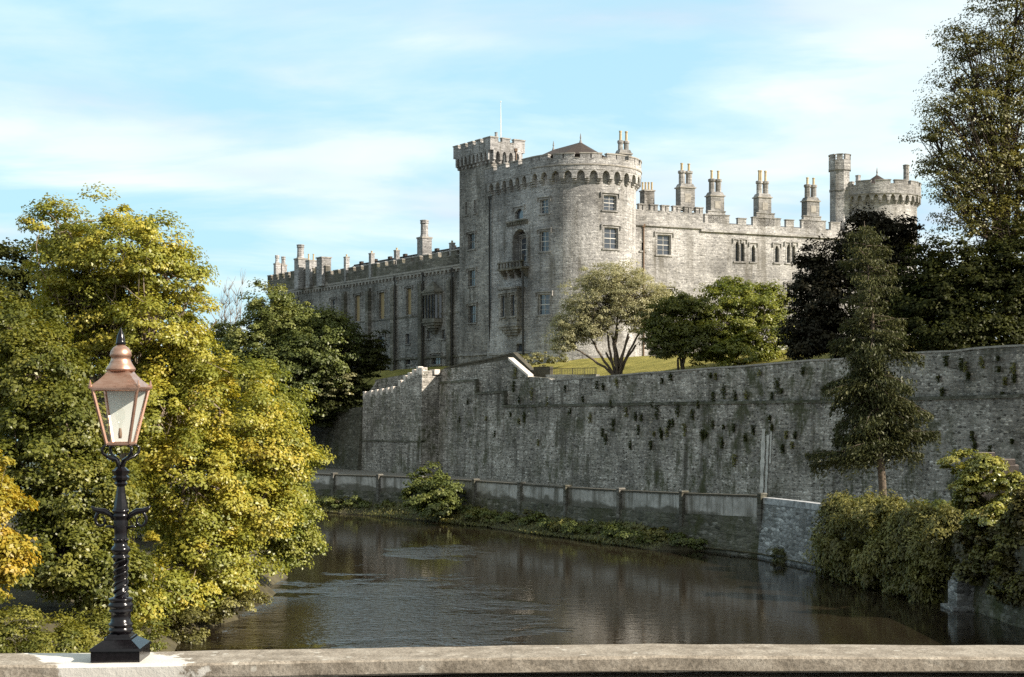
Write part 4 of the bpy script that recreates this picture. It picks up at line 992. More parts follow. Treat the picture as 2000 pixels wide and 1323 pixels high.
def lamp():
    X0 = GX(236, LY); px = LY / F                     # metres per photo pixel at the lamp
    z = lambda py: CH + (HZ - py) * px
    z0 = zpar_(X0)
    base = z(1288)
    L = empty('street_lamp', (X0, LY, z0), 'black cast iron street lamp with a copper lantern standing on the bridge parapet', 'street lamp')
    sh = z0 + .002 - base                               # settle it on the coping
    Z = lambda py: z(py) + sh
    r = lambda w: w * px / 2
    ang = math.radians(2.0); ux = (math.cos(ang), math.sin(ang))
    b = MB(); c = (X0, LY)
    b.box((*c, Z(1288)), (r(93), r(93), Z(1266) - Z(1288)), 0, ux); b.box((*c, Z(1266)), (r(99), r(99), .018), 0, ux, .97)
    b.box((*c, Z(1266) + .018), (r(93), r(93), Z(1247) - Z(1266) - .018), 0, ux, .56); b.box((*c, Z(1247)), (r(54), r(54), .012), 0, ux, .97)
    b.box((*c, Z(1247) + .012), (r(46), r(46), Z(1238) - Z(1247) - .012), 0, ux, .86)
    b.build('base', M['iron'], L)
    s = MB()
    pr = [(42, 1242), (40, 1236), (46, 1234), (47, 1230), (42, 1227), (42, 1225), (46, 1223), (46, 1219), (39, 1216), (37, 1205), (37, 1198), (44, 1196), (46, 1193), (40, 1190), (44, 1187), (50, 1183), (42, 1179), (40, 1175), (46, 1173), (46, 1170), (32, 1168), (24, 1166), (24, 1092), (34, 1091), (34, 1088), (27, 1086), (27, 1083), (32, 1080), (38, 1075), (32, 1070), (26, 1067), (24, 1060), (27, 1056), (24, 1052), (25, 1040), (28, 1018), (26, 1014), (32, 1011), (32, 1007), (26, 1004), (32, 1001), (32, 998), (28, 996)]
    s.lathe((*c, 0), [(r(w_), Z(y)) for w_, y in pr], 28)
    s.build('column', M['iron'], L, True)
    o = MB(); o.lathe((*c, 0), [(r(29), Z(997)), (r(27), Z(990)), (r(18), Z(965)), (r(15), Z(952)), (r(20), Z(950)), (r(26), Z(946)), (r(20), Z(942)), (r(30), Z(938)), (r(34), Z(934)), (r(26), Z(930)), (r(30), Z(926)), (r(34), Z(921)), (r(24), Z(917)), (r(18), Z(914))], 8, 0, R(22.5)); o.build('shaft', M['iron'], L)
    t = MB()                                              # twisted rope moulding round the column
    for j in range(3):
        t.tube([(c[0] + r(25) * math.cos(a), c[1] + r(25) * math.sin(a), Z(1166) + (Z(1092) - Z(1166)) * k / 60) for k in range(61) for a in [2 * math.pi * (k / 60 * 1.9 + j / 3)]], r(5.5), 6)
    t.build('twisted_moulding', M['iron'], L, True)
    bd = MB()
    for k in range(10):
        a = 2 * math.pi * k / 10; bd.lathe((c[0] + r(25) * math.cos(a), c[1] + r(25) * math.sin(a), Z(1059)), [(r(1), 0), (r(7), r(5)), (r(7), r(9)), (r(1), r(13))], 7)
    bd.build('beading', M['iron'], L, True)
    for sgn in (-1, 1):                                   # ladder rests: a rising scroll with a curl under it
        q = []
        m = MB()
        crv = [(11, 1016), (20, 1007), (32, 1000), (44, 999), (52, 996), (58, 990)]
        m.tube([(c[0] + sgn * x * px, c[1], Z(y)) for x, y in crv], [r(9), r(11), r(12), r(11), r(9), r(3)], 8)
        crl = [(44, 1000)] + [(38 + 13 * (1 - k / 20) * math.cos(.9 - k * .42) , 1018 - 15 * (1 - k / 22) * math.sin(.9 - k * .42)) for k in range(15)]
        m.tube([(c[0] + sgn * x * px, c[1], Z(y)) for x, y in crl], [r(7) * (1 - .035 * i) for i in range(len(crl))], 7)
        m.tube([(c[0] + sgn * x * px, c[1], Z(y)) for x, y in ((11, 1033), (22, 1030), (30, 1031))], [r(6), r(5), r(4)], 6)
        m.build('ladder_rest', M['iron'], L, True)
    # lantern: corners of a tapering square
    hb, ht = .080, .158; zb, zt_ = Z(868), Z(762)
    cr = [(-1, -1), (1, -1), (1, 1), (-1, 1)]
    for a, b_ in cr:                                      # scrolled arms from the column head to the lantern's corners
        m = MB(); q = []
        crv = [(.10, 925), (.14, 912), (.34, 900), (.95, 893), (1.28, 886), (1.30, 876), (1.05, 871), (.85, 873)]
        m.tube([(c[0] + a * hb * k, c[1] + b_ * hb * k, Z(y)) for k, y in crv], [r(8), r(8), r(6.5), r(6), r(6), r(6), r(5), r(4)], 7); m.build('arm', M['iron'], L, True)
    lan = MB(); P = lambda a, b_, h, zz__: (c[0] + a * h, c[1] + b_ * h, zz__)
    for a, b_ in cr:
        lan.tube([P(a, b_, hb, zb), P(a, b_, ht, zt_), P(a, b_, ht, zt_ + .02)], .0135, 6)
        lan.lathe(P(a, b_, ht + .012, zt_ + .005), [(.012, 0), (.014, .02), (.009, .03), (.003, .06)], 7)
    for i in range(4):
        a, b_ = cr[i], cr[(i + 1) % 4]
        lan.tube([P(*a, hb, zb), P(*b_, hb, zb)], .013, 6); lan.tube([P(*a, ht, zt_), P(*b_, ht, zt_)], .013, 6)
    lan.box((*c, zb - .014), (hb * .98, hb * .98, .008))
    lantern = lan.build('lantern_frame', M['copper'], L)
    for i in range(4):
        a, b_ = cr[i], cr[(i + 1) % 4]; g = MB(); k = .985 if i in (0, 1) else .95
        g.quad(P(*a, hb * k, zb + .006), P(*b_, hb * k, zb + .006), P(*b_, ht * k, zt_ - .008), P(*a, ht * k, zt_ - .008))
        g.build('pane', M['opal'] if i == 2 else M['pane'], lantern)
    rf = MB()
    def ringsq(h, zz__): return [P(a, b_, h, zz__) for a, b_ in cr]
    lev = [(ht + .022, zt_ + .004), (ht + .022, zt_ + .016), (ht * .80, Z(745)), (ht * .58, Z(734)), (ht * .44, Z(725))]
    for (h0, za), (h1, zb_) in zip(lev, lev[1:]): rf.hexa(ringsq(h0, za), ringsq(h1, zb_ ))
    rf.build('lantern_roof', M['copper'], L)
    tp = MB(); tp.lathe((*c, 0), [(r(52), Z(727)), (r(57), Z(724)), (r(56), Z(721)), (r(46), Z(714)), (r(38), Z(706)), (r(36), Z(700)), (r(40), Z(698)), (r(42), Z(696)), (r(39), Z(688)), (r(30), Z(681)), (r(18), Z(677)), (r(16), Z(675))], 32)
    tp.build('lantern_cowl', M['copper'], L, True)
    fn = MB(); fn.lathe((*c, 0), [(r(16), Z(676)), (r(20), Z(673)), (r(17), Z(669)), (r(16), Z(664)), (r(13), Z(657)), (r(7), Z(650)), (r(3), Z(644)), (r(1), Z(641))], 20); fn.build('finial', M['iron'], L, True)
    bu = MB(); bu.lathe((c[0] - .005, c[1], 0), [(r(6), Z(858)), (r(8), Z(850)), (r(6), Z(843)), (r(5), Z(838))], 12); bh = bu.build('bulb_holder', M['pipe'], L, True)
    bu = MB(); bu.lathe((c[0] - .005, c[1], 0), [(r(5), Z(838)), (r(10), Z(828)), (r(18), Z(818)), (r(20), Z(809)), (r(15), Z(801)), (r(5), Z(798))], 18); bu.build('bulb', M['pane'], L, True)
    return L
lamp()

# ---------------------------------------------------------------- vegetation
def L_(*st): return [(p, c) for p, c in st]
LM = {
 'spring': leafmat('maple_leaves', L_((0.0, (0.15, 0.175, 0.028)), (0.45, (0.28, 0.285, 0.046)), (0.8, (0.42, 0.38, 0.058)), (1.0, (0.52, 0.41, 0.065)))),
 'fresh': leafmat('fresh_leaves', L_((0.0, (0.12, 0.15, 0.022)), (0.5, (0.24, 0.26, 0.045)), (1.0, (0.38, 0.37, 0.09)))),
 'mid': leafmat('chestnut_leaves', L_((0.0, (0.075, 0.09, 0.016)), (0.5, (0.15, 0.16, 0.026)), (1.0, (0.26, 0.245, 0.045)))),
 'gold': leafmat('golden_leaves', L_((0.0, (0.26, 0.235, 0.03)), (0.5, (0.40, 0.32, 0.04)), (1.0, (0.50, 0.33, 0.04)))),
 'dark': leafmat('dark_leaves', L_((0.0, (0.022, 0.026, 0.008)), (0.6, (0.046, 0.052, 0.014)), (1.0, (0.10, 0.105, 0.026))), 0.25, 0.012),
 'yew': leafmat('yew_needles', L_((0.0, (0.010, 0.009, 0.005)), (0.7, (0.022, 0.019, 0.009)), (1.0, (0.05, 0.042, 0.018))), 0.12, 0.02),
 'hill': leafmat('hillside_leaves', L_((0.0, (0.075, 0.095, 0.026)), (0.6, (0.15, 0.175, 0.045)), (1.0, (0.25, 0.26, 0.08))), 0.25),
 'willow': leafmat('willow_leaves', L_((0.0, (0.21, 0.205, 0.10)), (0.5, (0.34, 0.325, 0.17)), (1.0, (0.48, 0.455, 0.27))), 0.3),
 'beech': leafmat('sparse_leaves', L_((0.0, (0.055, 0.058, 0.016)), (0.6, (0.125, 0.122, 0.03)), (1.0, (0.27, 0.24, 0.06))), 0.3),
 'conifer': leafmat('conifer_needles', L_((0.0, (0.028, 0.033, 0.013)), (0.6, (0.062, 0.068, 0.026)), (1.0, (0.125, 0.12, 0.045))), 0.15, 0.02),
 'ivy': leafmat('ivy_leaves', L_((0.0, (0.12, 0.14, 0.025)), (0.5, (0.26, 0.26, 0.05)), (0.85, (0.40, 0.37, 0.08)), (1.0, (0.50, 0.30, 0.05))), 0.2, 0.10, 0.35),
 'creeper': leafmat('creeper_leaves', L_((0.0, (0.06, 0.05, 0.016)), (0.5, (0.14, 0.135, 0.035)), (1.0, (0.27, 0.25, 0.075))), 0.2),
 'grass': leafmat('bank_grass_blades', L_((0.0, (0.045, 0.045, 0.014)), (0.5, (0.085, 0.09, 0.024)), (1.0, (0.15, 0.14, 0.05))), 0.2),
 'pale': leafmat('pale_leaves', L_((0.0, (0.13, 0.14, 0.05)), (1.0, (0.34, 0.32, 0.17))), 0.3),
}
def leaves(name, pos, nrm, size, tint, mat, parent=None, aspect=0.62, axis=None, rng=None, base=None):
    """many four-cornered leaves as one mesh"""
    rng = rng or np.random.default_rng(1)
    N = len(pos); nrm = nrm / (np.linalg.norm(nrm, axis=1, keepdims=True) + 1e-9)
    a = rng.normal(size=(N, 3)) if axis is None else axis
    a = a - nrm * np.sum(a * nrm, axis=1, keepdims=True); a /= (np.linalg.norm(a, axis=1, keepdims=True) + 1e-9)
    b = np.cross(nrm, a); sz = size[:, None]
    curl = nrm * sz * 0.12
    v = np.stack([pos - a * sz * .5 - curl, pos + b * sz * .5 * aspect + a * sz * .05 + curl, pos + a * sz * .5 - curl, pos - b * sz * .5 * aspect + a * sz * .05 + curl], axis=1).reshape(-1, 3)
    off = Vector((0, 0, 0)); p = parent
    while p is not None: off = off + p.location; p = p.parent
    if base is not None: off = Vector(base)
    v = v - np.array(off)[None, :]
    me = bpy.data.meshes.new(name); me.vertices.add(4 * N); me.vertices.foreach_set('co', v.astype(np.float32).ravel())
    me.loops.add(4 * N); me.loops.foreach_set('vertex_index', np.arange(4 * N, dtype=np.int32))
    me.polygons.add(N); me.polygons.foreach_set('loop_start', np.arange(0, 4 * N, 4, dtype=np.int32)); me.polygons.foreach_set('loop_total', np.full(N, 4, dtype=np.int32))
    at = me.attributes.new('tint', 'FLOAT', 'POINT'); at.data.foreach_set('value', np.repeat(np.clip(tint, 0, 1), 4).astype(np.float32))
    me.materials.append(mat); me.update(); me.validate()
    o = bpy.data.objects.new(name, me); col.objects.link(o)
    if parent is not None: o.parent = parent
    elif base is not None: o.location = base
    return o
def lobe(px, py, Y, rx, rz, ry): return (GX(px, Y), Y, ZP(py, Y), rx * Y / F, ry, rz * Y / F)
def crown_points(lobes, n_clump, per, cr, rng, flat=0.65, inner=0.45, hang=0.0, up=0.7, zmin=None):
    lb = np.array(lobes); area = (lb[:, 3] * lb[:, 5] + lb[:, 3] * lb[:, 4] + lb[:, 4] * lb[:, 5]); pr = area / area.sum()
    C = []; tries = 0
    while len(C) < n_clump and tries < n_clump * 30:
        tries += 1
        l = lb[rng.choice(len(lb), p=pr)]; d = rng.normal(size=3); d /= np.linalg.norm(d)
        k = inner + (1 - inner) * rng.random() ** 0.45
        if rng.random() < .07: k = rng.uniform(1.12, 1.32)
        c = l[:3] + d * l[3:] * k * rng.uniform(.9, 1.07)
        if zmin is not None and c[2] < zmin: continue
        e = np.sqrt((((c - lb[:, :3]) / lb[:, 3:]) ** 2).sum(1))
        if (e < 0.42).any() and rng.random() < .8: continue
        C.append((*c, *d))
    C = np.array(C); cc = np.repeat(C[:, :3], per, 0); out = np.repeat(C[:, 3:], per, 0); N = len(cc)
    rad = np.repeat(cr * rng.uniform(.45, 1.5, len(C)), per)
    d = rng.normal(size=(N, 3)); d /= np.linalg.norm(d, axis=1, keepdims=True)
    d[:, 2] = np.where(d[:, 2] < -0.25, -d[:, 2] * rng.random(N), d[:, 2])
    k = rng.random(N) ** 0.4
    pos = cc + d * (rad * k)[:, None] * np.array([1, 1, flat])
    pos[:, 2] -= hang * (d[:, 0] ** 2 + d[:, 1] ** 2) * rad
    nr = d * 0.65 + out * 0.45 + np.array([0, 0, up]) + rng.normal(size=(N, 3)) * 0.32
    tint = np.repeat(rng.random(len(C)), per) * 0.72 + rng.random(N) * 0.28
    if zmin is not None:
        kk = pos[:, 2] > zmin - .3; return C, pos[kk], nr[kk], tint[kk]
    return C, pos, nr, tint
def limb(mb, a, b, r0, r1, rng, bend=0.12, n=5, sides=6):
    a, b = Vector(a), Vector(b); L = (b - a).length; off = Vector(rng.normal(size=3)) * L * bend; off.z = abs(off.z) * .5
    pts = [a.lerp(b, t) + off * math.sin(math.pi * t) + Vector(rng.normal(size=3)) * (L * .012 if 0 < t < 1 else 0) for t in [i / n for i in range(n + 1)]]
    mb.tube(pts, [r0 + (r1 - r0) * i / n for i in range(n + 1)], sides); return pts
def tree(name, label, cat, lobes, base, leaf=0.2, clumps=200, per=90, cr=0.7, mat='spring', bark='bark', tr=0.3, fork=0.4, seed=1, group=None, twigs=0.5, flat=0.82, inner=0.4, hang=0.0, tintb=0.0, up=0.55, stems=1, aspect=0.62, zmin=None, twr=1.0):
    rng = np.random.default_rng(seed)
    base = Vector(base); root = empty(name, base, label, cat, group)
    C, pos, nr, tint = crown_points(lobes, clumps, per, cr, rng, flat, inner, hang, up, zmin)
    lb = np.array(lobes); cen = Vector(lb[:, :3].mean(0))
    mb = MB(); forks = []
    for sidx in range(stems):
        f = base.lerp(cen, fork); f = Vector((base.x + (cen.x - base.x) * fork, base.y + (cen.y - base.y) * fork, base.z + (cen.z - base.z) * fork))
        if stems > 1:
            l = lb[sidx % len(lb)]; f = base.lerp(Vector(l[:3]), fork + .1 * rng.random())
            f += Vector((rng.uniform(-.3, .3), rng.uniform(-.3, .3), 0))
        b0 = base + (Vector((rng.uniform(-.25, .25), rng.uniform(-.25, .25), -.3)) if stems > 1 else Vector((0, 0, -.4)))
        limb(mb, b0, f, tr * (1.25 if stems == 1 else .62), tr * (.72 if stems == 1 else .42), rng, .05, 6, 8); forks.append(f)
    k0 = .5 if stems == 1 else .36
    for i, l in enumerate(lb):
        c = Vector(l[:3]); f = min(forks, key=lambda q: (q - c).length)
        pts = limb(mb, f, c, tr * k0, tr * .16, rng, .06)
        rad = max(l[3:])
        sel = [q for q in C if (Vector(q[:3]) - c).length < rad * 1.3]
        rng.shuffle(sel)
        for q in sel[:int(len(C) * twigs / len(lb)) + 1]:
            st = pts[int(rng.integers(2, 6))]; limb(mb, st, q[:3], tr * .15 * twr, tr * .03 * twr, rng, .14, 4, 4)
    mb.build('trunk', M[bark], root, True)
    leaves('crown', pos, nr, leaf * rng.uniform(.65, 1.3, len(pos)), tint + tintb, LM[mat], root, rng=rng, aspect=aspect)
    return root
def bush(name, label, cat, lobes, base, leaf=.2, clumps=100, per=80, cr=.5, mat='dark', seed=1, group=None, **kw):
    rng = np.random.default_rng(seed); C, pos, nr, tint = crown_points(lobes, clumps, per, cr, rng, kw.get('flat', .7), kw.get('inner', .35), kw.get('hang', 0.0), kw.get('up', .7), kw.get('zmin'))
    ax = None
    if kw.get('axis'):
        ax = np.tile(np.array(kw['axis'], float), (len(pos), 1)) + rng.normal(size=(len(pos), 3)) * .5
    o = leaves(name, pos, nr, leaf * rng.uniform(.6, 1.3, len(pos)), tint + kw.get('tintb', 0), LM[mat], None, kw.get('aspect', .62), ax, rng, base)
    return tag(o, label, cat, group)

# ---- left bank trees
LG = 'trees crowding the left bank'
gx = lambda px, Y, z=1.6: (GX(px, Y), Y, z)
tree('sycamore_tree', 'tall sunlit yellow green sycamore, its domed top highest on the left bank', 'tree',
     [lobe(240, 500, 60, 125, 85, 3.2), lobe(110, 455, 60, 62, 58, 1.8), lobe(330, 545, 60, 72, 52, 2.0), lobe(165, 530, 61, 110, 70, 2.6), lobe(300, 640, 59, 90, 60, 2.2), lobe(130, 640, 62, 90, 80, 2.2), lobe(250, 590, 63, 130, 80, 2.2), lobe(370, 680, 59, 50, 50, 1.3), lobe(165, 600, 60, 70, 60, 2.0), lobe(210, 680, 60, 60, 40, 1.8)],
     gx(255, 63, 1.5), leaf=.145, clumps=520, per=165, cr=.64, mat='spring', bark='pale_bark', tr=.30, fork=.45, seed=4, twigs=.6, tintb=-.02)
tree('maple_tree', 'broad bright yellow maple leaning out over the river at the bend', 'tree',
     [lobe(430, 800, 60, 110, 80, 2.4), lobe(520, 880, 60, 85, 70, 2.0), lobe(380, 940, 58, 130, 110, 2.8), lobe(500, 990, 59, 90, 70, 2.2), lobe(400, 1080, 57, 90, 75, 2.0), lobe(310, 820, 58, 90, 100, 2.2), lobe(340, 720, 60, 75, 55, 1.8), lobe(555, 940, 61, 45, 50, 1.4), lobe(470, 1110, 59, 60, 50, 1.3), lobe(320, 1150, 54, 60, 55, 1.5), lobe(270, 1190, 52, 50, 40, 1.3), lobe(400, 1150, 56, 60, 40, 1.3)],
     gx(330, 60, 1.6), leaf=.15, clumps=640, per=165, cr=.62, mat='spring', bark='pale_bark', tr=.26, fork=.3, seed=8, twigs=.3, tintb=.06, hang=.25)
tree('overhanging_tree', 'fresh green tree with branches reaching farthest over the water', 'tree',
     [lobe(540, 800, 66, 55, 45, 1.5), lobe(500, 740, 68, 50, 40, 1.4), lobe(590, 895, 65, 40, 28, 1.1), lobe(575, 1010, 66, 42, 45, 1.3), lobe(585, 1060, 67, 38, 40, 1.2), lobe(530, 1040, 66, 55, 55, 1.6), lobe(480, 900, 67, 70, 70, 2.0), lobe(560, 960, 66, 45, 40, 1.3)],
     gx(430, 68, 1.3), leaf=.15, clumps=330, per=155, cr=.56, mat='fresh', bark='bark', tr=.22, fork=.35, seed=12, twigs=.35, hang=.35)
tree('chestnut_tree', 'dense olive green tree behind and left of the street lamp', 'tree',
     [lobe(70, 730, 53, 110, 90, 2.4), lobe(130, 830, 52, 120, 90, 2.4), lobe(60, 930, 51, 110, 100, 2.4), lobe(170, 980, 51, 90, 100, 2.2), lobe(120, 1090, 50, 130, 80, 2.2), lobe(210, 1130, 50, 75, 75, 1.8), lobe(30, 650, 56, 80, 60, 2)],
     gx(90, 54, 1.8), leaf=.15, clumps=620, per=160, cr=.58, mat='mid', bark='bark', tr=.26, fork=.3, seed=15, twigs=.2, hang=.2)
tree('golden_tree', 'golden orange leaved tree cut off by the left edge of the view', 'tree',
     [lobe(-15, 1020, 44, 60, 110, 1.5), lobe(5, 1090, 44, 50, 60, 1.2), lobe(-70, 960, 44, 90, 80, 1.6)],
     gx(-60, 44, 2), leaf=.16, clumps=90, per=120, cr=.45, mat='gold', tr=.16, fork=.35, seed=17, twigs=.2)
tree('dark_sycamore', 'dark green tree at the far left edge, behind the sycamore', 'tree',
     [lobe(-10, 540, 76, 80, 65, 2.6), lobe(40, 600, 75, 90, 80, 2.6), lobe(-60, 660, 75, 90, 90, 2.6), lobe(110, 690, 75, 110, 80, 2.6), lobe(230, 740, 74, 110, 80, 2.5), lobe(330, 790, 74, 90, 90, 2.5), lobe(200, 860, 74, 130, 90, 2.5), lobe(390, 860, 74, 90, 110, 2.5), lobe(60, 820, 74, 120, 100, 2.5), lobe(300, 980, 72, 150, 90, 2.5)],
     gx(60, 77, 2), leaf=.24, clumps=560, per=90, cr=.8, mat='dark', bark='dark_bark', tr=.32, fork=.4, seed=19, twigs=.2)
bush('bank_shrub', 'pale green shrubs at the foot of the left bank beside the parapet', 'shrub', [lobe(30, 1240, 40, 80, 55, 1.2), lobe(110, 1265, 40, 60, 40, 1.0), lobe(-60, 1220, 40, 80, 60, 1.2), lobe(190, 1250, 42, 70, 50, 1.2), lobe(270, 1245, 43, 50, 36, 1.0)], gx(40, 40, 1.8), .10, 170, 150, .4, 'mid', 23, tintb=.15)
bush('water_shrub', 'low brownish green shrub at the water edge below the maple', 'shrub', [lobe(430, 1180, 56, 60, 30, 1.0), lobe(360, 1220, 53, 60, 36, 1.0), lobe(490, 1165, 60, 40, 22, .9)], gx(420, 56, .5), .12, 70, 120, .35, 'creeper', 24, hang=.3)

# ---- trees on the slope below the river wing
HG = 'trees on the slope under the river wing'
tree('slope_tree', 'light green bushy tree rising in front of the left end of the river wing', 'tree',
     [lobe(535, 615, 176, 52, 56, 3), lobe(560, 665, 174, 80, 66, 3.6), lobe(500, 690, 174, 70, 66, 3.2), lobe(615, 655, 177, 50, 46, 2.6), lobe(640, 640, 177, 34, 30, 2)], (GX(540, 178), 178, 6), leaf=.33, clumps=520, per=85, cr=1.0, mat='hill', tr=.35, fork=.4, seed=31, group=HG, twigs=.1, up=.6, tintb=.12, flat=.95, inner=.3)
tree('slope_tree', 'darker green round tree in the middle of the slope below the tall shaded wing', 'tree',
     [lobe(620, 690, 172, 80, 56, 3.2), lobe(580, 730, 171, 95, 70, 3.5), lobe(500, 760, 172, 95, 70, 3.5), lobe(670, 660, 182, 45, 36, 2), lobe(480, 830, 172, 90, 50, 3)], (GX(600, 174), 174, 5), leaf=.34, clumps=560, per=85, cr=1.0, mat='hill', tr=.35, fork=.4, seed=32, group=HG, twigs=.1, tintb=-.2, flat=.9, inner=.3)
tree('cedar_tree', 'dark spreading cedar just behind the stepped bastion', 'tree',
     [lobe(690, 695, 176, 68, 44, 3.4), lobe(640, 720, 175, 90, 46, 3.4), lobe(680, 755, 174, 72, 44, 3), lobe(610, 780, 174, 80, 50, 3.2), lobe(560, 805, 174, 80, 46, 3), lobe(725, 700, 178, 34, 30, 2), lobe(650, 795, 173, 60, 40, 3)], (GX(660, 178), 178, 7), leaf=.30, clumps=620, per=85, cr=1.1, mat='dark', bark='dark_bark', tr=.4, fork=.4, seed=33, group=HG, twigs=.1, flat=.38, tintb=-.15, inner=.25)
bush('pale_shrub', 'pale leaved shrub catching light against the dark cedar', 'shrub', [lobe(660, 748, 170, 32, 22, 1.4), lobe(640, 762, 170, 24, 14, 1.2), lobe(685, 738, 171, 16, 10, 1)], (GX(660, 170), 170, 8), .3, 34, 46, .6, 'pale', 34, flat=.35)
tree('hill_tree', 'shaded green tree between the bright maple and the slope', 'tree', [lobe(430, 680, 190, 40, 45, 3), lobe(450, 740, 185, 60, 60, 3.4), lobe(400, 760, 186, 60, 70, 3.4), lobe(470, 810, 180, 70, 50, 3.4)], (GX(440, 188), 188, 5), leaf=.36, clumps=400, per=85, cr=1.1, mat='hill', tr=.35, fork=.4, seed=35, group=HG, twigs=.2)
rng = np.random.default_rng(41)
bt = empty('bare_tree', (GX(452, 205), 205, 9), 'leafless pale twiggy tree between the left bank trees and the castle', 'tree'); mb = MB()
for k in range(7):
    a = Vector((GX(452, 205) + rng.uniform(-1.6, 1.6), 205 + rng.uniform(-1, 1), 9)); b = Vector((a.x + rng.uniform(-1.3, 1.3), a.y, ZP(rng.uniform(555, 600), 205)))
    pts = limb(mb, a, b, .11, .02, rng, .03, 8, 5)
    for p in pts[3:]:
        for _ in range(5): limb(mb, p, p + Vector((rng.uniform(-1.3, 1.3), rng.uniform(-.8, .8), rng.uniform(.8, 2.6))), .035, .012, rng, .05, 3, 4)
mb.build('trunk', M['pale_bark'], bt, True)

# ---- garden between castle and wall
gz = lambda px, Y: 11.6
w1 = (GX(1208, 132.5), 132.5, ZP(738, 132.5))
tree('willow_tree', 'silvery green many stemmed tree standing alone on the lawn before the round tower', 'tree',
     [lobe(1175, 590, 133, 68, 62, 2.6), lobe(1235, 585, 133, 62, 58, 2.6), lobe(1200, 552, 133.5, 62, 38, 2.2), lobe(1130, 625, 133, 45, 52, 2.2), lobe(1098, 660, 132.6, 30, 38, 1.5), lobe(1265, 620, 133.5, 48, 46, 2.2), lobe(1285, 585, 134, 28, 28, 1.4), lobe(1160, 640, 132.5, 40, 30, 1.6)],
     w1, leaf=.18, clumps=1000, per=74, cr=.60, mat='willow', bark='bark', tr=.22, fork=.5, seed=51, twigs=.6, stems=11, aspect=.42, flat=.95, twr=.9, inner=.25)
tree('garden_tree', 'rounded bright green tree on the lawn in front of the sunlit wing', 'tree',
     [lobe(1445, 615, 128, 88, 62, 3.0), lobe(1400, 655, 127, 70, 58, 2.6), lobe(1490, 655, 127, 56, 56, 2.4), lobe(1440, 580, 129, 62, 36, 2), lobe(1500, 595, 129, 32, 44, 1.5), lobe(1450, 690, 126, 82, 32, 2.6)],
     (GX(1420, 128), 128, ZP(722, 128)), leaf=.22, clumps=520, per=85, cr=.72, mat='fresh', bark='bark', tr=.25, fork=.3, seed=53, twigs=.3, tintb=-.2)
tree('holly_tree', 'dark low tree with thin bare stems between the two lawn trees', 'tree',
     [lobe(1325, 635, 127, 64, 56, 2.4), lobe(1300, 660, 126, 42, 40, 1.8), lobe(1355, 665, 126, 54, 44, 2.0), lobe(1340, 600, 127, 34, 24, 1.6)],
     (GX(1330, 127), 127, ZP(722, 127)), leaf=.2, clumps=400, per=95, cr=.62, mat='mid', tintb=-.3, bark='bark', tr=.2, fork=.35, seed=54, twigs=.15, stems=4)
for px, Y, h_ in ((1030, 152, 14), (1048, 152, 10), (1062, 152.5, 16), (1080, 152, 8), (1100, 153, 9), (1018, 151, 11)):
    bush('flower_shrub', 'small yellowish shrub at the foot of the round tower', 'shrub', [lobe(px, 703, Y, 11, h_, .7)], (GX(px, Y), Y, ZP(712, Y)), .2, 12, 40, .35, 'pale', int(px), group='small shrubs under the round tower')

# ---- right side
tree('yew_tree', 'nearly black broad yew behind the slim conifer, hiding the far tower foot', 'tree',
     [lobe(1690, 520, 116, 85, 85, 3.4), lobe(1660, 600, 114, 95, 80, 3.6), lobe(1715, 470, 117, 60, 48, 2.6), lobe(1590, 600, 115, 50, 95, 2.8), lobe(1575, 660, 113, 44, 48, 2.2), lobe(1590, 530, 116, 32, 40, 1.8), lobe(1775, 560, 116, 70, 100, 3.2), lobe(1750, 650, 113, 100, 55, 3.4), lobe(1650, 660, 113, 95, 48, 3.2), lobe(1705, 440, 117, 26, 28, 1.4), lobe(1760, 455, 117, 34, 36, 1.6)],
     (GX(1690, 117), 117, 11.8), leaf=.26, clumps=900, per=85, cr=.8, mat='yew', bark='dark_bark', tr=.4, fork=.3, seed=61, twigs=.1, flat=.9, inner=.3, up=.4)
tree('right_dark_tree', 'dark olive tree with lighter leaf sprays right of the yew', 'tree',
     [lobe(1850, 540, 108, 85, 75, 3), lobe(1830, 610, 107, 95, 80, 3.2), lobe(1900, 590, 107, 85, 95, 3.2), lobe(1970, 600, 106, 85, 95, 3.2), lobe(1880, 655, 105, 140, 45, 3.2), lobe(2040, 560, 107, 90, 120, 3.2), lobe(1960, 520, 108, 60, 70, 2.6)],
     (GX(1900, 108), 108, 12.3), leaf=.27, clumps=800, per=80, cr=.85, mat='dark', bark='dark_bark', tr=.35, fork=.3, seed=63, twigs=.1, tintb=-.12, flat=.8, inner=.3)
tree('beech_tree', 'tall thin leaved tree rising past the top right corner of the view', 'tree',
     [lobe(1985, 40, 112, 95, 80, 3.2), lobe(1935, 130, 112, 85, 60, 3), lobe(1900, 230, 111, 90, 60, 3), lobe(1965, 220, 112, 90, 70, 3.2), lobe(1885, 325, 111, 85, 60, 2.8), lobe(1955, 340, 112, 90, 70, 3.2), lobe(1885, 425, 110, 72, 46, 2.6), lobe(1822, 262, 111, 50, 24, 1.5), lobe(1960, 450, 111, 75, 60, 2.8), lobe(2050, 150, 112, 100, 130, 3.4), lobe(2060, 350, 112, 100, 130, 3.4), lobe(1885, 85, 111.5, 58, 36, 2), lobe(1868, 160, 111.5, 52, 30, 1.8), lobe(1845, 215, 111, 44, 26, 1.6), lobe(1825, 320, 110.5, 36, 30, 1.5), lobe(1990, -40, 112, 95, 70, 3.2), lobe(1845, 375, 110, 34, 28, 1.5)],
     (GX(1996, 113), 113, 12.4), leaf=.195, clumps=1350, per=50, cr=1.05, mat='beech', bark='dark_bark', tr=.46, fork=.42, seed=65, twigs=.4, flat=.6, twr=.7, inner=.15, up=.5)
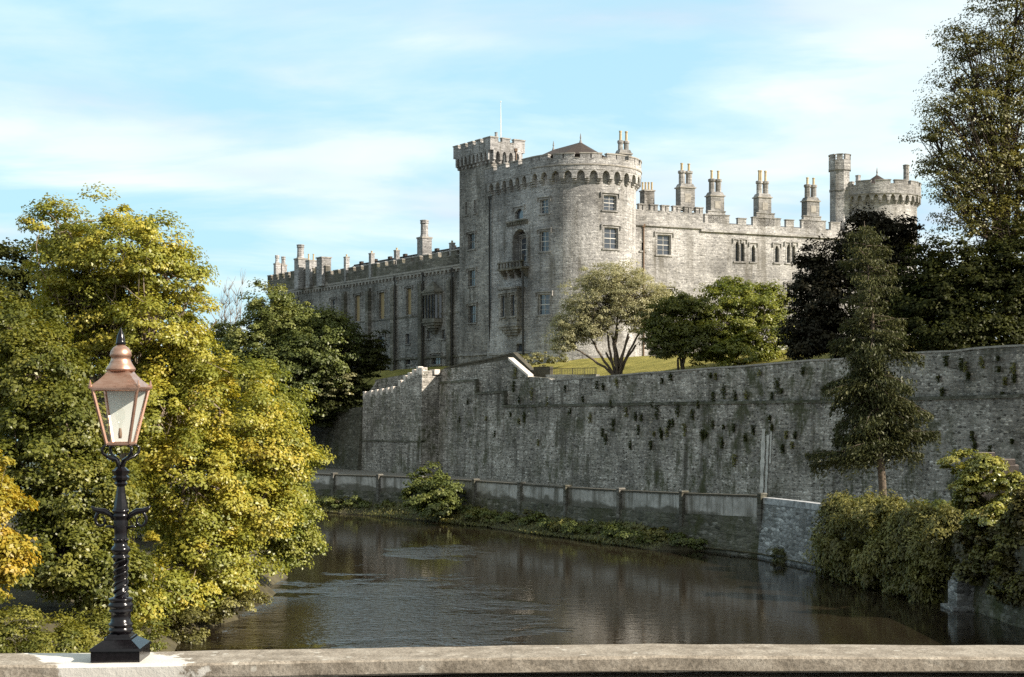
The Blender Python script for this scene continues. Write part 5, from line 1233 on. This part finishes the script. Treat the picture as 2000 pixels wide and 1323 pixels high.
# slim conifer on the canal walk
def conifer():
    rng = np.random.default_rng(71); Y = 91.0
    b = W(1726, 985, Y); b.z = WALK; t = W(1690, 432, Y + .3)
    root = empty('conifer_tree', b, 'slim dark conifer with a bare lower trunk standing before the tall wall', 'tree')
    mb = MB(); n = 16
    pts = [b.lerp(t, i / n) + Vector((math.sin(i * .7) * .07, math.cos(i * .9) * .05, 0)) for i in range(n + 1)]
    mb.tube(pts, [.27 * (1 - i / n) ** .9 + .015 for i in range(n + 1)], 9)
    P, NR, AX, TI, SZ = [], [], [], [], []
    H = t.z - b.z
    at = lambda h: pts[min(n, int(h * n))].lerp(pts[min(n, int(h * n) + 1)], h * n - int(h * n)) if h < 1 else pts[-1]
    prof = [(.14, 2.0), (.22, 2.5), (.35, 2.9), (.5, 2.7), (.60, 2.5), (.68, 1.9), (.78, 2.1), (.9, 1.9), (1.0, 1.2)]
    def ln(h):
        for (h0, l0), (h1, l1) in zip(prof, prof[1:]):
            if h <= h1: return l0 + (l1 - l0) * (h - h0) / (h1 - h0)
        return .3
    br = []
    h = .235
    while h < .99:
        br.append((h, rng.uniform(0, 2 * math.pi), ln(h) * (rng.uniform(.35, 1.0) if rng.random() < .75 else rng.uniform(.9, 1.25)))); h += rng.uniform(.001, .0075) if h < .62 else rng.uniform(.002, .012)
    br += [(.235, math.pi + .1, 4.8), (.23, math.pi - .15, 4.2), (.24, math.pi + .3, 3.8), (.225, math.pi, 4.4), (.25, .2, 3.0), (.3, -.3, 3.8), (.33, .2, 3.9), (.42, -.5, 3.6), (.47, math.pi + .4, 3.6)]
    for h, a, L in br:
        o = at(h); sp = h > .62
        d = Vector((math.cos(a), math.sin(a), 0)); rise = rng.uniform(.05, .3) if h > .6 else rng.uniform(-.05, .2); dr = (rng.uniform(.2, .45) if h > .3 else rng.uniform(.05, .22)) if h < .62 else rng.uniform(.05, .3)
        q = [o + d * (L * s) + Vector((0, 0, L * (rise * s - dr * s * s))) for s in (0, .25, .5, .75, 1)]
        mb.tube(q, [.05, .04, .03, .02, .01], 4)
        dens = int((320 if not sp else 230) * L / 2)
        s = rng.random(dens) ** .75 * .92 + .08
        base_ = np.array([o + d * (L * k) + Vector((0, 0, L * (rise * k - dr * k * k))) for k in s])
        side = np.array((-d.y, d.x, 0.0)); wid = (.18 + .46 * np.sin(math.pi * np.clip(s, 0, 1))) * min(1, L / 2)
        p = base_ + side * (rng.normal(size=dens) * wid)[:, None]; dropz = np.abs(rng.normal(size=dens)) * (.34 if not sp else .2) * (.4 + 1.2 * np.abs(np.sin(s * 9 + a * 5))); p[:, 2] -= dropz
        P.append(p); NR.append(rng.normal(size=(dens, 3)) * .6 + np.array([d.x * .3, d.y * .3, .45])); ax = np.tile(np.array([d.x * .6, d.y * .6, -.9]), (dens, 1)) + rng.normal(size=(dens, 3)) * .35; AX.append(ax)
        TI.append(rng.random(dens) * .6 + rng.random() * .3 + (.12 if sp else 0)); SZ.append(rng.uniform(.15, .36, dens) * (.8 if sp else 1))
    mb.build('trunk', M['bark'], root, True)
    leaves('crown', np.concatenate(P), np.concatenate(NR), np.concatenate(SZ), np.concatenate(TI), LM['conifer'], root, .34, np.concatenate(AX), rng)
conifer()
# ivy and creeper over the right river wall
q = [RP[10].lerp(RP[12], k) for k in (0.10, .22, .36, .50, .62, .74, .84)]
rl2 = random.Random(8)
lob = []
for i, p in enumerate(q):
    n = normals(RP)[11]
    for (o, z, r, rz) in ((.4, 3.1, 1.5, .7), (.9, 1.9, 1.4, .9), (.75, .9 + .3 * math.sin(i * 2.1), 1.2, .8), (-1.4, 3.2, 1.6, .6)):
        c = p + n * (o * rl2.uniform(.7, 1.15)); lob.append((c.x, c.y, z + rl2.uniform(-.35, .3), r * rl2.uniform(.6, 1.0), rl2.uniform(.7, 1.1), rz * rl2.uniform(.7, 1.25)))
for k in range(16):
    p = RP[10].lerp(RP[12], rl2.uniform(.1, .86)); c = p + n * rl2.uniform(.5, 1.1); lob.append((c.x, c.y, rl2.uniform(.5, 1.2), rl2.uniform(.25, .5), .4, rl2.uniform(.6, 1.0)))
    p = RP[10].lerp(RP[12], rl2.uniform(.1, .86)); lob.append((p.x, p.y, rl2.uniform(3.4, 3.75), rl2.uniform(.4, .8), .5, rl2.uniform(.3, .5)))
bush('creeper_curtain', 'thick curtain of green and brown creeper hanging over the river wall', 'creeper', lob, (q[2].x, q[2].y, 2.5), .22, 640, 115, .42, 'creeper', 81, hang=.9, tintb=.05, axis=(0, 0, -1), aspect=.38, flat=1.0, up=.35, zmin=.12)
lob = [lobe(1880, 915, 61.5, 42, 34, .9), lobe(1925, 930, 61, 40, 40, .9), lobe(1955, 955, 60.5, 40, 48, .9), lobe(1890, 965, 61, 26, 40, .8), lobe(1935, 1010, 60, 45, 22, .9)]
bush('ivy_bush', 'bright glossy sunlit ivy bush heaped over the broken pillar', 'ivy', lob, (GX(1905, 61), 61, 3.2), .15, 130, 130, .34, 'ivy', 83)
lob = [lobe(1920, 1050, 60, 50, 40, .8), lobe(1955, 1080, 58.5, 45, 60, .8), lobe(1905, 1100, 60, 36, 36, .7), lobe(1900, 1010, 61, 30, 50, .8), lobe(1985, 1060, 57.5, 40, 60, .8), lobe(2010, 1010, 57, 40, 50, .9), lobe(1975, 1130, 57, 34, 50, .7), lobe(2010, 1150, 56, 30, 50, .7)]
bush('hanging_ivy', 'dark ivy hanging down the wall below the bright ivy bush', 'ivy', lob, (GX(1930, 59.5), 59.5, 2.5), .18, 240, 110, .38, 'creeper', 84, hang=.6, zmin=1.0, tintb=-.25)
bush('hedge', 'low green hedge top along the canal walk behind the creeper', 'hedge', [lobe(x, 992 + (x - 1650) * .02 + (x * 7 % 11) - 4, 79 - (x - 1650) * .045, 38 + x % 13, 9 + (x * 5 % 12), 1.3) for x in range(1665, 1900, 37)], (GX(1750, 75), 75, 2.2), .16, 120, 90, .4, 'hill', 85)
# far bank: bush and grasses along the foot of the canal wall
bush('riverside_bush', 'rounded green bush growing in front of the low canal wall', 'bush', [lobe(832, 945, 107.5, 36, 38, 1.4), lobe(865, 965, 106.5, 36, 34, 1.5), lobe(815, 975, 106.5, 34, 26, 1.3), lobe(850, 990, 105, 50, 24, 1.4)], (GX(845, 107), 107, .5), .22, 130, 85, .55, 'hill', 91)
rng = np.random.default_rng(95); P, NR, AX, SZ, TI = [], [], [], [], []
nn = normals(RP)
rows = []
for i in range(0, 11):
    for t in (0, .33, .66):
        if i == 10 and t > 0: break
        p = RP[i].lerp(RP[i + 1], t); px = RW[i][0] + (RW[i + 1][0] - RW[i][0]) * t; wd = 2.6 if px < 1350 else .5; lowr = 1.0 if px < 1350 else .35
        wd *= .8 + .4 * math.sin(i * 1.7 + t * 5); n = nn[i]
        rows.append([(*(p + n * d), z * lowr if z > 0 else z) for d, z in ((.2, .75), (.5, .6), (wd * .6, .28), (wd, -.25))])
sheet('river_bank', rows, M['earth'])
for k in range(26000):
    i = int(rng.integers(1, 9)); t = rng.random(); p = RP[i].lerp(RP[i + 1], t); px = RW[i][0] + (RW[i + 1][0] - RW[i][0]) * t
    den = .5 + .5 * math.sin(px * .031 + 1) * math.sin(px * .011 + .3)
    if px > 1345 and not 1500 < px < 1555: continue
    if rng.random() > .35 + .65 * den: continue
    d = rng.random() * 2.5 + .3; hgt = (.35 + .75 * den) * (1.15 - d * .25); c = p + nn[i] * d
    P.append((c.x, c.y, max(.08, .75 - .3 * d) + hgt * .4 * rng.random())); NR.append((nn[i].x + rng.normal() * .6, nn[i].y + rng.normal() * .6, .5)); AX.append((rng.normal() * .55 + nn[i].x * .3, rng.normal() * .55, 1)); SZ.append(hgt * rng.uniform(.35, .8)); TI.append(rng.random() * .6 + .4 * den * rng.random())
o = leaves('bank_grass', np.array(P), np.array(NR), np.array(SZ), np.array(TI), LM['creeper'], None, .3, np.array(AX), rng, (0, 100, 0)); tag(o, 'rough grass and weeds along the water edge', None, None, 'stuff')
wrng = random.Random(44)
for k in range(26):
    px = 600 + 30 * k + wrng.uniform(-12, 12)
    for i in range(len(RP) - 1):
        if RW[i][0] <= px <= RW[i + 1][0]: p = RP[i].lerp(RP[i + 1], (px - RW[i][0]) / (RW[i + 1][0] - RW[i][0])) + nn[i] * wrng.uniform(.7, 2.0)
    if 800 < px < 890: continue
    hh = wrng.uniform(.45, .95)
    bush('weed_clump', 'bushy clump of green weeds on the bank under the low pale wall', 'weeds', [(p.x, p.y, .35 + hh * .4, wrng.uniform(.7, 1.3), .7, hh * .7), (p.x + .8, p.y - .6, .3 + hh * .25, .6, .5, hh * .45)], (p.x, p.y, .3), .16, 24, 70, .36, 'hill' if k % 3 else 'creeper', 300 + k, 'weed clumps along the far bank', up=.5, tintb=wrng.uniform(-.2, .1))
bush('waterside_tuft', 'grassy tuft at the foot of the rubble river wall', 'bush', [lobe(1525, 1085, 79.5, 26, 16, .8)], (GX(1525, 79.5), 79.5, .3), .2, 26, 70, .35, 'grass', 97, axis=(0, 0, 1), aspect=.3)
# plants rooted in the tall wall
WG = 'plant tufts rooted in the tall wall'
rng = np.random.default_rng(99)
spots = [(1400, 735, 6), (1415, 765, 14), (1437, 775, 12), (1395, 775, 9), (1460, 772, 8), (1312, 735, 8), (1520, 755, 16), (1510, 775, 9), (1487, 728, 6), (1330, 800, 14), (1290, 805, 14), (1315, 830, 10), (1345, 840, 12), (1300, 850, 9), (1255, 840, 9), (1205, 830, 12), (1160, 815, 10), (1185, 845, 8), (1380, 850, 10), (1420, 865, 10), (1445, 900, 12), (1280, 870, 8), (1105, 760, 7), (1140, 780, 6), (1075, 785, 9), (1240, 870, 8), (1480, 840, 9), (1260, 815, 8), (1060, 865, 6), (1360, 810, 10), (1850, 706, 10), (1880, 712, 12), (1920, 708, 11), (1835, 740, 6), (1960, 770, 6), (1030, 815, 10), (1040, 770, 12), (1015, 780, 8), (920, 785, 6), (905, 820, 6), (1545, 850, 8), (1370, 790, 8), (1200, 790, 7), (1120, 805, 7), (1230, 805, 9), (1400, 830, 8)]
extra = []
while len(extra) < 46:
    px = rng.uniform(880, 1990); py = rng.choice([rng.normal(735, 22), rng.normal(835, 28)])
    if px < 1000 and py < 790: continue
    if 1600 < px < 1800: continue
    if py > wtop_y(px) + 8: extra.append((px, py, rng.uniform(3, 8)))
spots = [(a, b, c * .75) for a, b, c in spots] + extra
for k, (px, py, r) in enumerate(spots):
    p = wl(s_px(px)) ; on = .06 if py < 785 else .32 + .0018 * (py - 790)
    c = p + WN * on; z = ZP(py, c.y); m_ = r * c.y / F; N = int(26 + r * 7)
    e = np.clip(rng.normal(size=(N, 3)), -1.5, 1.5) * np.array([m_ * .34, m_ * .34, m_ * .85]); e = e - np.outer(e @ np.array((WN.x, WN.y, 0)), np.array((WN.x, WN.y, 0))) + np.outer(np.abs(rng.normal(size=N)) * .12, np.array((WN.x, WN.y, 0)))
    o = leaves('wall_plant', e + np.array((c.x, c.y, z)), rng.normal(size=(N, 3)) * .5 + np.array((WN.x, WN.y, .4)), rng.uniform(.10, .22, N), rng.random(N), LM['dark'] if k % 4 else LM['creeper'], None, .6, None, rng, (c.x, c.y, z))
    tag(o, 'small dark plant tuft rooted in the face of the tall grey wall', 'wall plant', WG)
